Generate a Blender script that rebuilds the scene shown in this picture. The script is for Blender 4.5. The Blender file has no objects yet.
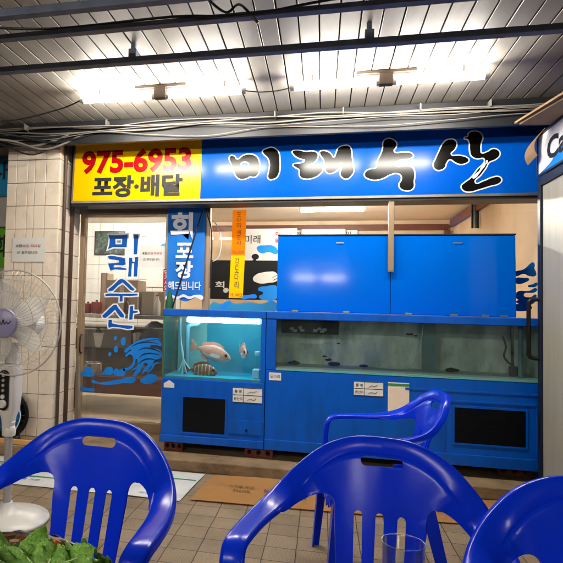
import bpy, bmesh, math, random
from mathutils import Vector, Matrix, noise
random.seed(7)
S = bpy.context.scene
COL = S.collection
PI = math.pi
Rd = math.radians

# ------------------------------------------------------------------ materials
def lin(c):
    c = c.lstrip('#'); o = []
    for i in (0, 2, 4):
        v = int(c[i:i+2], 16)/255
        o.append(v/12.92 if v <= .04045 else ((v+.055)/1.055)**2.4)
    return tuple(o)

def mat(name, rgb, rough=.5, metal=0.0, var=0.0, vscale=6.0, bump=0.0, bscale=60.0, coat=0.0, spec=.5,
        dark=None, dscale=3.0, damt=.0, stretch=(1, 1, 1), emit=None, estr=0.0, rvar=0.0, island=0.0, trans=0.0):
    """Principled surface whose own colour is mottled by noise, with optional stains, bump and roughness breakup."""
    m = bpy.data.materials.new(name); m.use_nodes = True
    nt = m.node_tree; N = nt.nodes; L = nt.links
    b = N['Principled BSDF']
    rgb = lin(rgb) if isinstance(rgb, str) else rgb
    b.inputs['Base Color'].default_value = (*rgb, 1)
    b.inputs['Roughness'].default_value = rough
    b.inputs['Metallic'].default_value = metal
    b.inputs['Specular IOR Level'].default_value = spec
    b.inputs['Coat Weight'].default_value = coat
    b.inputs['Coat Roughness'].default_value = .08
    b.inputs['Transmission Weight'].default_value = trans
    if emit:
        b.inputs['Emission Color'].default_value = (*lin(emit), 1); b.inputs['Emission Strength'].default_value = estr
    tc = N.new('ShaderNodeTexCoord'); mp = N.new('ShaderNodeMapping')
    mp.inputs['Scale'].default_value = stretch
    L.new(tc.outputs['Object'], mp.inputs['Vector'])
    colour = None
    if var or damt or island:
        mix = N.new('ShaderNodeHueSaturation'); mix.inputs['Color'].default_value = (*rgb, 1)
        src = N.new('ShaderNodeTexNoise'); src.inputs['Scale'].default_value = vscale; src.inputs['Detail'].default_value = 6
        L.new(mp.outputs['Vector'], src.inputs['Vector'])
        mr = N.new('ShaderNodeMapRange'); mr.inputs['From Min'].default_value = .25; mr.inputs['From Max'].default_value = .75
        mr.inputs['To Min'].default_value = 1-var; mr.inputs['To Max'].default_value = 1+var
        L.new(src.outputs['Fac'], mr.inputs['Value'])
        val = mr.outputs['Result']
        if island:
            g = N.new('ShaderNodeNewGeometry'); m2 = N.new('ShaderNodeMapRange')
            m2.inputs['To Min'].default_value = 1-island; m2.inputs['To Max'].default_value = 1+island
            L.new(g.outputs['Random Per Island'], m2.inputs['Value'])
            mu = N.new('ShaderNodeMath'); mu.operation = 'MULTIPLY'
            L.new(val, mu.inputs[0]); L.new(m2.outputs['Result'], mu.inputs[1]); val = mu.outputs[0]
        L.new(val, mix.inputs['Value'])
        colour = mix.outputs['Color']
        if damt:
            n2 = N.new('ShaderNodeTexNoise'); n2.inputs['Scale'].default_value = dscale; n2.inputs['Detail'].default_value = 8
            n2.inputs['Roughness'].default_value = .65
            L.new(mp.outputs['Vector'], n2.inputs['Vector'])
            r2 = N.new('ShaderNodeMapRange'); r2.inputs['From Min'].default_value = .48; r2.inputs['From Max'].default_value = .72
            r2.inputs['To Max'].default_value = damt
            L.new(n2.outputs['Fac'], r2.inputs['Value'])
            mx = N.new('ShaderNodeMix'); mx.data_type = 'RGBA'
            L.new(r2.outputs['Result'], mx.inputs['Factor'])
            L.new(colour, mx.inputs['A'])
            dk = lin(dark) if isinstance(dark, str) else (dark or tuple(c*.35 for c in rgb))
            mx.inputs['B'].default_value = (*dk, 1)
            colour = mx.outputs['Result']
        L.new(colour, b.inputs['Base Color'])
    if rvar:
        n3 = N.new('ShaderNodeTexNoise'); n3.inputs['Scale'].default_value = 9; n3.inputs['Detail'].default_value = 5
        L.new(tc.outputs['Object'], n3.inputs['Vector'])
        r3 = N.new('ShaderNodeMapRange'); r3.inputs['To Min'].default_value = max(.02, rough-rvar); r3.inputs['To Max'].default_value = rough+rvar
        L.new(n3.outputs['Fac'], r3.inputs['Value']); L.new(r3.outputs['Result'], b.inputs['Roughness'])
    if bump:
        n4 = N.new('ShaderNodeTexNoise'); n4.inputs['Scale'].default_value = bscale; n4.inputs['Detail'].default_value = 4
        L.new(mp.outputs['Vector'], n4.inputs['Vector'])
        bp = N.new('ShaderNodeBump'); bp.inputs['Strength'].default_value = bump; bp.inputs['Distance'].default_value = .01
        L.new(n4.outputs['Fac'], bp.inputs['Height']); L.new(bp.outputs['Normal'], b.inputs['Normal'])
    return m

def glass_mat(name, tint=(1, 1, 1), refl=.06, rough=.02, film=0.0, filmcol=(.8, .8, .8), maxr=.75):
    """Thin pane: tinted see-through plus a Fresnel mirror, plus an optional patchy diffuse film."""
    m = bpy.data.materials.new(name); m.use_nodes = True
    nt = m.node_tree; N = nt.nodes; L = nt.links
    for n in list(N): N.remove(n)
    out = N.new('ShaderNodeOutputMaterial'); t = N.new('ShaderNodeBsdfTransparent'); t.inputs['Color'].default_value = (*tint, 1)
    g = N.new('ShaderNodeBsdfGlossy'); g.inputs['Roughness'].default_value = rough
    lw = N.new('ShaderNodeLayerWeight'); lw.inputs['Blend'].default_value = .25
    mr = N.new('ShaderNodeMapRange'); mr.inputs['To Min'].default_value = refl; mr.inputs['To Max'].default_value = maxr
    L.new(lw.outputs['Fresnel'], mr.inputs['Value'])
    mr.inputs['From Min'].default_value = .03
    mx = N.new('ShaderNodeMixShader'); L.new(mr.outputs['Result'], mx.inputs['Fac'])
    base = t.outputs[0]
    if film:
        d = N.new('ShaderNodeBsdfDiffuse'); d.inputs['Color'].default_value = (*filmcol, 1)
        no = N.new('ShaderNodeTexNoise'); no.inputs['Scale'].default_value = 5; no.inputs['Detail'].default_value = 6
        tc = N.new('ShaderNodeTexCoord'); L.new(tc.outputs['Object'], no.inputs['Vector'])
        fm = N.new('ShaderNodeMapRange'); fm.inputs['From Min'].default_value = .3; fm.inputs['From Max'].default_value = .8
        fm.inputs['To Min'].default_value = film*.3; fm.inputs['To Max'].default_value = film
        L.new(no.outputs['Fac'], fm.inputs['Value'])
        m2 = N.new('ShaderNodeMixShader'); L.new(fm.outputs['Result'], m2.inputs['Fac'])
        L.new(t.outputs[0], m2.inputs[1]); L.new(d.outputs[0], m2.inputs[2]); base = m2.outputs[0]
    L.new(base, mx.inputs[1]); L.new(g.outputs[0], mx.inputs[2]); L.new(mx.outputs[0], out.inputs['Surface'])
    return m

def emis(name, c, s):
    m = bpy.data.materials.new(name); m.use_nodes = True
    N = m.node_tree.nodes; L = m.node_tree.links
    for n in list(N): N.remove(n)
    o = N.new('ShaderNodeOutputMaterial'); e = N.new('ShaderNodeEmission')
    e.inputs['Color'].default_value = (*lin(c), 1); e.inputs['Strength'].default_value = s
    L.new(e.outputs[0], o.inputs['Surface'])
    return m

def paper_mat(name, c):
    m = bpy.data.materials.new(name); m.use_nodes = True
    N = m.node_tree.nodes; L = m.node_tree.links
    for n in list(N): N.remove(n)
    o = N.new('ShaderNodeOutputMaterial'); d = N.new('ShaderNodeBsdfDiffuse'); t = N.new('ShaderNodeBsdfTranslucent'); mx = N.new('ShaderNodeMixShader')
    for q in (d, t): q.inputs['Color'].default_value = (*lin(c), 1)
    mx.inputs['Fac'].default_value = .5
    L.new(d.outputs[0], mx.inputs[1]); L.new(t.outputs[0], mx.inputs[2]); L.new(mx.outputs[0], o.inputs['Surface']); return m

# ------------------------------------------------------------------ objects
def thing(name, label, cat, loc=(0, 0, 0), rz=0, group=None):
    o = bpy.data.objects.new(name, None); COL.objects.link(o)
    o.empty_display_size = .1
    o.location = loc; o.rotation_euler = (0, 0, rz); o['label'] = label; o['category'] = cat
    if group: o['group'] = group
    return o

def tag(o, label, cat, group=None):
    o['label'] = label; o['category'] = cat
    if group: o['group'] = group
    return o

def origin_of(p):
    v = Vector((0, 0, 0))
    while p:
        v = v + p.location; p = p.parent
    return v

def obj(name, bm, m, parent=None, smooth=False, local=False, loc=None, angle=35):
    """Link a bmesh as one mesh object.  World coordinates unless local=True (then relative to the parent)."""
    if isinstance(bm, bmesh.types.BMesh):
        me = bpy.data.meshes.new(name)
        if parent is not None and not local:
            bmesh.ops.translate(bm, verts=bm.verts, vec=-origin_of(parent))
        off = None
        if parent is None and loc is None and not local:
            # origin at the base of the shape
            xs = [v.co for v in bm.verts]
            lo = Vector((min(c.x for c in xs), min(c.y for c in xs), min(c.z for c in xs)))
            hi = Vector((max(c.x for c in xs), max(c.y for c in xs), max(c.z for c in xs)))
            off = Vector(((lo.x+hi.x)/2, (lo.y+hi.y)/2, lo.z))
            bmesh.ops.translate(bm, verts=bm.verts, vec=-off)
        bm.normal_update()
        bm.to_mesh(me); bm.free()
    else:
        me = bm; off = None
    o = bpy.data.objects.new(name, me); COL.objects.link(o)
    if off is not None: o.location = off
    if loc is not None: o.location = loc
    if m: me.materials.append(m)
    if smooth:
        for p in me.polygons: p.use_smooth = True
        if angle:
            try: me.set_sharp_from_angle(angle=Rd(angle))
            except Exception: pass
    if parent: o.parent = parent
    return o

def structure(name, bm, m, **k):
    o = obj(name, bm, m, **k); o['kind'] = 'structure'; return o

def dup(root, loc, rz, label, group=None):
    r = root.copy(); COL.objects.link(r); r.location = loc; r.rotation_euler = (0, 0, rz); r['label'] = label
    if group: r['group'] = group
    for ch in list(root.children):
        c = ch.copy(); COL.objects.link(c); c.parent = r
        for g in list(ch.children):
            d = g.copy(); COL.objects.link(d); d.parent = c
    return r

# ------------------------------------------------------------------ shapes
def NB(): return bmesh.new()

def box(bm, x0, x1, y0, y1, z0, z1, bev=0.0, seg=2):
    t = bmesh.new()
    r = bmesh.ops.create_cube(t, size=1)
    for v in t.verts:
        v.co = Vector(((x0+x1)/2+v.co.x*(x1-x0), (y0+y1)/2+v.co.y*(y1-y0), (z0+z1)/2+v.co.z*(z1-z0)))
    if bev: bmesh.ops.bevel(t, geom=t.edges[:], offset=bev, segments=seg, affect='EDGES', profile=.5)
    merge(bm, t); return bm

def merge(bm, t):
    me = bpy.data.meshes.new('tmp'); t.to_mesh(me); t.free(); bm.from_mesh(me); bpy.data.meshes.remove(me)

def bx(*a, **k): return box(NB(), *a, **k)

def frames(pts):
    pts = [Vector(p) for p in pts]; n = len(pts); T = []
    for i in range(n):
        a = pts[max(i-1, 0)]; b = pts[min(i+1, n-1)]; T.append((b-a).normalized())
    u = Vector((0, 0, 1)) if abs(T[0].z) < .9 else Vector((1, 0, 0))
    N = []
    for i in range(n):
        u = (u - T[i]*u.dot(T[i]))
        if u.length < 1e-6: u = T[i].orthogonal()
        u.normalize(); N.append(u.copy())
    return pts, T, N

def tube(bm, pts, r, seg=8, caps=True):
    pts, T, N = frames(pts); rings = []
    for i, p in enumerate(pts):
        rr = r[i] if isinstance(r, (list, tuple)) else r
        B = T[i].cross(N[i])
        rings.append([bm.verts.new(p + (N[i]*math.cos(2*PI*k/seg) + B*math.sin(2*PI*k/seg))*rr) for k in range(seg)])
    for a, b in zip(rings, rings[1:]):
        for k in range(seg): bm.faces.new((a[k], a[(k+1) % seg], b[(k+1) % seg], b[k]))
    if caps:
        bm.faces.new(rings[0][::-1]); bm.faces.new(rings[-1])
    return bm

def spline(pts, n=8, closed=False):
    pts = [Vector(p) for p in pts]; out = []; m = len(pts)
    rng = range(m) if closed else range(m-1)
    for i in rng:
        if closed: p0, p1, p2, p3 = pts[(i-1) % m], pts[i], pts[(i+1) % m], pts[(i+2) % m]
        else: p0, p1, p2, p3 = pts[max(i-1, 0)], pts[i], pts[i+1], pts[min(i+2, m-1)]
        for k in range(n):
            t = k/n
            out.append(.5*((2*p1) + (p2-p0)*t + (2*p0-5*p1+4*p2-p3)*t*t + (3*p1-p0-3*p2+p3)*t**3))
    if not closed: out.append(pts[-1])
    return out

def ring(bm, c, R, r, axis='y', n=48, seg=6):
    c = Vector(c); rings = []
    for i in range(n):
        a = 2*PI*i/n
        if axis == 'y': d = Vector((math.cos(a), 0, math.sin(a))); w = Vector((0, 1, 0))
        elif axis == 'z': d = Vector((math.cos(a), math.sin(a), 0)); w = Vector((0, 0, 1))
        else: d = Vector((0, math.cos(a), math.sin(a))); w = Vector((1, 0, 0))
        rings.append([bm.verts.new(c + d*R + (d*math.cos(2*PI*k/seg) + w*math.sin(2*PI*k/seg))*r) for k in range(seg)])
    for i in range(n):
        a, b = rings[i], rings[(i+1) % n]
        for k in range(seg): bm.faces.new((a[k], a[(k+1) % seg], b[(k+1) % seg], b[k]))
    return bm

def lathe(bm, prof, c=(0, 0, 0), axis='z', n=40):
    """prof: list of (radius, height)."""
    c = Vector(c); rings = []
    for r, h in prof:
        if r < 1e-5:
            p = {'z': Vector((0, 0, h)), 'y': Vector((0, h, 0)), 'x': Vector((h, 0, 0))}[axis]
            rings.append([bm.verts.new(c+p)]*n); continue
        rg = []
        for i in range(n):
            a = 2*PI*i/n; x, y = r*math.cos(a), r*math.sin(a)
            p = {'z': Vector((x, y, h)), 'y': Vector((x, h, -y)), 'x': Vector((h, x, y))}[axis]
            rg.append(bm.verts.new(c+p))
        rings.append(rg)
    for a, b in zip(rings, rings[1:]):
        for i in range(n):
            q = []
            for v in (a[i], a[(i+1) % n], b[(i+1) % n], b[i]):
                if v not in q: q.append(v)
            if len(q) >= 3:
                try: bm.faces.new(q)
                except ValueError: pass
    return bm

def curve_mesh(splines, offset=0.0, extrude=.001, smooth=True, res=6):
    """Filled flat shape from closed outlines given as (x, z); returns a bmesh standing in the XZ plane (y = 0)."""
    cu = bpy.data.curves.new('c', 'CURVE'); cu.dimensions = '2D'; cu.fill_mode = 'BOTH'; cu.extrude = extrude; cu.offset = offset
    cu.resolution_u = res
    for si, pts in enumerate(splines):
        area = sum(a[0]*b[1]-b[0]*a[1] for a, b in zip(pts, pts[1:]+pts[:1]))
        if (area < 0) == (si == 0): pts = pts[::-1]
        if smooth:
            sp = cu.splines.new('BEZIER'); sp.bezier_points.add(len(pts)-1)
            for bp, p in zip(sp.bezier_points, pts):
                bp.co = (p[0], p[1], 0); bp.handle_left_type = bp.handle_right_type = 'AUTO'
        else:
            sp = cu.splines.new('POLY'); sp.points.add(len(pts)-1)
            for q, p in zip(sp.points, pts): q.co = (p[0], p[1], 0, 1)
        sp.use_cyclic_u = True
    return curve_to_bm(cu)

def curve_to_bm(cu):
    o = bpy.data.objects.new('c', cu); COL.objects.link(o)
    bpy.context.view_layer.update()
    me = bpy.data.meshes.new_from_object(o.evaluated_get(bpy.context.evaluated_depsgraph_get()))
    bm = bmesh.new(); bm.from_mesh(me)
    bpy.data.objects.remove(o); bpy.data.meshes.remove(me)
    for v in bm.verts: v.co = Vector((v.co.x, v.co.z, v.co.y))
    bmesh.ops.reverse_faces(bm, faces=bm.faces)
    return bm

def shape(sets, Y, offset=0.0, extrude=.001, smooth=True):
    """One bmesh from several filled outlines, standing at plane y = Y facing the viewer."""
    bm = NB()
    for s in sets: merge(bm, curve_mesh(s, offset, extrude, smooth))
    bmesh.ops.translate(bm, verts=bm.verts, vec=(0, Y, 0)); return bm

def text(t, x0, x1, z0, z1, Y, bold=0.0, extrude=.0008):
    """Lettering fitted to the rectangle x0..x1, z0..z1 on the plane y = Y."""
    cu = bpy.data.curves.new('t', 'FONT'); cu.body = t; cu.offset = bold; cu.extrude = 0; cu.resolution_u = 3
    bm = curve_to_bm(cu)
    xs = [v.co.x for v in bm.verts]; zs = [v.co.z for v in bm.verts]
    a, b, c, d = min(xs), max(xs), min(zs), max(zs)
    for v in bm.verts:
        v.co = Vector((x0+(v.co.x-a)/(b-a)*(x1-x0), Y, z0+(v.co.z-c)/(d-c)*(z1-z0)))
    return bm

def vtext(t, x0, x1, ztop, zbot, Y, bold=0.0, gap=.12):
    bm = NB(); n = len(t); h = (ztop-zbot)/n
    for i, ch in enumerate(t):
        if ch != ' ': merge(bm, text(ch, x0, x1, ztop-(i+1)*h+h*gap/2, ztop-i*h-h*gap/2, Y, bold))
    return bm

def gridsheet(bm, f, nu, nv):
    V = [[bm.verts.new(f(i/nu, j/nv)) for j in range(nv+1)] for i in range(nu+1)]
    for i in range(nu):
        for j in range(nv): bm.faces.new((V[i][j], V[i+1][j], V[i+1][j+1], V[i][j+1]))
    return bm

def thicken(bm, t):
    """Give an open sheet a back side and a rim, offset along its vertex normals."""
    bmesh.ops.recalc_face_normals(bm, faces=bm.faces); bm.normal_update()
    fs = bm.faces[:]; twin = {v: v.co-v.normal*t for v in bm.verts}
    twin = {v: bm.verts.new(c) for v, c in list(twin.items())}
    rim = [(e.verts[0], e.verts[1], e.link_faces[0]) for e in bm.edges if len(e.link_faces) == 1]
    for f in fs: bm.faces.new([twin[v] for v in reversed(f.verts)])
    for a, b, f in rim:
        vs = list(f.verts); i = vs.index(a)
        if vs[(i+1) % len(vs)] != b: a, b = b, a
        bm.faces.new((b, a, twin[a], twin[b]))
    return bm

# ================================================================== materials in use
M = {}
M['ceil'] = mat('ceiling_metal', '#a29d94', .5, 0, var=.13, vscale=3, dark='#6a6258', dscale=2.4, damt=.6, stretch=(1, .3, 1), bump=.06, bscale=14, rvar=.1, spec=.35)
M['groove'] = mat('ceiling_groove', '#1c1a18', .9)
M['beam'] = mat('painted_steel', '#566074', .5, .0, var=.25, vscale=12, bump=.2)
M['rustbar'] = mat('fixture_rail', '#5d5047', .6, .3, var=.2)
M['white_plastic'] = mat('white_plastic', '#d6d6d4', .35, var=.05, vscale=8)
M['tube'] = emis('fluorescent_tube', '#fff7ea', 36)
M['cable_w'] = mat('pale_cable', '#827d76', .5, var=.25, vscale=9)
M['cable_d'] = mat('dark_cable', '#17171a', .5)
M['tile'] = mat('cream_tile', '#f0e3d2', .25, var=.05, vscale=4, dark='#a08463', dscale=4, damt=.4, island=.05, rvar=.08)
M['grout'] = mat('tile_grout', '#5d4b3c', .9, var=.2)
M['paper'] = mat('white_paper', '#e2e2df', .7, var=.03)
M['ink'] = mat('black_ink', '#141416', .6)
M['redink'] = mat('red_ink', '#b3121a', .5)
M['sign_y'] = mat('yellow_sign_film', '#f5bd00', .19, var=.04, vscale=2, rvar=.04, spec=.2)
M['sign_b'] = mat('blue_sign_film', '#0050b8', .17, var=.05, vscale=2, rvar=.04, spec=.16)
M['signred'] = mat('red_sign_film', '#9c0a12', .2, spec=.2)
M['sign_k'] = mat('black_sign_film', '#0d0b0a', .17, var=.3, vscale=20, spec=.17)
M['sign_w'] = mat('white_sign_film', '#e8eaf0', .25, spec=.25)
M['alu'] = mat('aluminium_trim', '#9a948a', .35, .8, var=.12, vscale=14, stretch=(1, 1, .15))
M['alu_tan'] = mat('tan_anodised_frame', '#9c866c', .4, .45, var=.14, vscale=10, stretch=(1, 1, .2))
M['dark_trim'] = mat('dark_trim', '#1b1c21', .45, .2, var=.2)
M['brownpipe'] = mat('brown_pipe', '#4a3628', .5, .1, var=.3, vscale=10)
M['glass'] = glass_mat('window_glass', (.95, .97, .97), .03, .01, film=.012, filmcol=(.7, .7, .68))
M['tankglass'] = glass_mat('tank_glass', (.94, .985, .98), .035, .01, film=.03, filmcol=(.45, .6, .58))
M['clear'] = glass_mat('drinking_glass', (.965, .98, .985), .055, .015, maxr=.5)
M['edge_green'] = mat('glass_edge_green', '#1d6e50', .2, spec=.8)
M['edge_teal'] = mat('glass_edge_teal', '#58b8b8', .2, spec=.8)
M['wave'] = mat('blue_wave_film', '#1a84e4', .5, var=.06, spec=.2)
M['wave_dark'] = mat('dark_wave_film', '#0a2f5c', .5, spec=.2)
M['letter_b'] = mat('door_letter_blue', '#0054b4', .45, spec=.2)
M['flag'] = mat('blue_flag_cloth', '#0070cc', .75, var=.08, vscale=5, bump=.2, bscale=200)
M['orange'] = paper_mat('orange_paper', '#ff8a10')
M['yellow'] = paper_mat('yellow_paper', '#ffd010')
M['tankblue'] = mat('blue_tank_panel', '#005ac8', .32, var=.07, vscale=2.5, dark='#0a3f86', dscale=4, damt=.5, stretch=(2.2, 1, .5), rvar=.1, bump=.03, bscale=20, spec=.3)
M['hood'] = mat('blue_hood_panel', '#0060cc', .085, var=.04, vscale=2, rvar=.02, bump=.012, bscale=5, spec=.15)
M['vent'] = mat('vent_black', '#05080f', .5, var=.3, vscale=20, spec=.15)
M['vent_bar'] = mat('vent_mesh', '#121824', .6, spec=.1)
M['chair'] = mat('blue_plastic', (.001, .034, .76), .2, var=.06, vscale=5, bump=.012, bscale=110, rvar=.06, spec=.22, dark=(.010, .055, .64), dscale=24, damt=.35)
M['brick'] = mat('red_brick', '#6f3a2a', .9, var=.25, vscale=14, bump=.5, bscale=60)
M['conc'] = mat('worn_concrete', '#8c7557', .85, var=.25, vscale=6, dark='#43351f', dscale=5, damt=.6, bump=.5, bscale=40)
M['card'] = mat('cardboard', '#d0a266', .85, var=.1, vscale=5, dark='#a5713a', dscale=5, damt=.35, bump=.1, bscale=30)
M['carton'] = mat('pale_carton', '#b5a592', .85, var=.1, vscale=5)
M['card2'] = mat('grey_brown_cardboard', '#8f7355', .85, var=.14, vscale=6)
M['vinyl'] = mat('white_vinyl_banner', '#d3d6d8', .45, var=.06, dark='#8f8f8a', dscale=4, damt=.35, bump=.15, bscale=6)
M['greenink'] = mat('green_ink', '#2f8a55', .6)
M['blueink'] = mat('blue_ink', '#3a62b8', .6)
M['fanwhite'] = mat('fan_white_plastic', '#d8d6d2', .32, var=.04)
M['fangrey'] = mat('fan_pole_grey', '#a6a5a5', .35, .1, var=.06)
M['lilac'] = mat('lilac_hub_plastic', '#8f8bb4', .35)
M['wire'] = mat('grille_wire', '#c4c0b8', .4, .1)
M['blackplastic'] = mat('black_plastic', '#0c0c0e', .3)
M['floorfan_b'] = mat('blue_blade_plastic', '#1262a8', .35, var=.1)
M['wicker'] = mat('brown_wicker', '#6b4423', .6, var=.3, vscale=40, bump=.6, bscale=120)
M['lettuce'] = mat('lettuce_green', '#86b850', .38, var=.3, vscale=40, dark='#447a2a', dscale=26, damt=.85, bump=.8, bscale=120)
M['lettuce_rib'] = mat('lettuce_midrib', '#d5e2b4', .4, var=.1)
M['carrot'] = mat('carrot_orange', '#d9701a', .45, var=.1)
M['table'] = mat('steel_table_top', '#8a8a88', .3, .9, var=.08)
M['intwall'] = mat('tan_interior_tile', '#dfc4a2', .5, var=.08, vscale=3, dark='#b08a60', dscale=4, damt=.35)
M['intceil'] = mat('cream_ceiling_board', '#eedfcd', .55, var=.04)
M['wood_d'] = mat('dark_red_moulding', '#6b3a28', .5, var=.2, vscale=8)
M['wtile'] = mat('white_interior_tile', '#dcdcd8', .25, var=.03, island=.03)
M['wgrout'] = mat('pale_grout', '#9a9a96', .9)
M['intfloor'] = mat('beige_interior_floor', '#b9a78c', .35, var=.12, vscale=4, dark='#6a5a44', dscale=3, damt=.4)
M['steel'] = mat('stainless_steel', '#a9aaa8', .25, .95, var=.08, vscale=6)
M['dkmetal'] = mat('dark_metal', '#2c2a2a', .4, .5, var=.3)
M['crate'] = mat('grey_brown_plastic', '#6a6258', .5, var=.3, vscale=9)
M['doorglass'] = glass_mat('door_glass', (.95, .97, .97), .04, .01, film=.06, filmcol=(.75, .75, .74))  # film paints in the pale haze of outside light on the pane
M['bottle'] = mat('brown_bottle', '#4a2a14', .15, var=.2)
M['cloth_w'] = mat('white_tub', '#d2d2cc', .4)
M['pot'] = mat('red_enamel', '#b0281e', .3, var=.1)
M['board_w'] = mat('white_menu_board', '#e0ddd8', .4, var=.02)
M['board_k'] = mat('black_display_panel', '#121417', .5, var=.2, spec=.15)
M['picture'] = mat('dark_green_picture', '#1f2f2a', .3, var=.9, vscale=14, dark='#7f9a8a', dscale=20, damt=.8)
M['bag'] = mat('black_plastic_bag', '#2a2c32', .35, var=.4, bump=.9, bscale=18)
M['frost'] = mat('fogged_fridge_glass', '#a3a194', .42, var=.16, vscale=16, stretch=(1, 1, .06), dark='#969078', dscale=9, damt=.4)
M['navy'] = mat('navy_frame', '#161d30', .35, .2, var=.1)
M['green'] = mat('green_umbrella_cloth', '#0f5a38', .6, var=.2)
M['cyan'] = mat('cyan_sign_film', '#1f8fc4', .3, var=.05)
M['lime'] = mat('lime_banner', '#5fae1e', .6, var=.1)
M['plaster'] = mat('white_plaster', '#bdb8b0', .8, var=.06, dark='#77706a', dscale=2, damt=.3)
M['fish_r'] = mat('seabream_skin', '#e8876a', .38, var=.22, vscale=34, dark='#b8503a', dscale=14, damt=.5)
M['fish_s'] = mat('striped_fish_skin', '#a8502e', .4, var=.2, vscale=20)
M['fish_band'] = mat('fish_brown_band', '#dcb89a', .4, var=.2)
M['fish_w'] = mat('fish_belly', '#d8b8ac', .4, var=.1)
M['pvc'] = mat('grey_pvc', '#6f8f93', .4, var=.15)
M['tubing'] = mat('white_air_line', '#c9dede', .4)
M['tankback'] = mat('tank_back_blue', '#3f9298', .5, var=.22, vscale=3, dark='#1f66a4', dscale=2.2, damt=1.0)
M['tankpale'] = mat('pale_glare_board', '#8fb0a2', .6, var=.25, vscale=6, dark='#5f8a7c', dscale=6, damt=.7)
M['tankstain'] = mat('stained_tank_back', '#f2efe4', .6, var=.32, vscale=12, dark='#6f877c', dscale=7, damt=.85, stretch=(1, 1, .45), bump=.2, bscale=12)
M['tankfloor_g'] = mat('tank_floor_pale', '#cfe4de', .5, var=.1)
M['tankfloor'] = mat('tank_floor_cyan', '#3fb4c0', .5, var=.15)
M['foam_k'] = mat('dark_foam_block', '#12181b', .8, var=.4)
M['tanklamp'] = emis('tank_lamp', '#e6fbff', 8)
M['inlamp'] = emis('interior_tube', '#fff6ea', 46)
M['inlamp2'] = emis('interior_tube_bright', '#fff6ea', 90)

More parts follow.
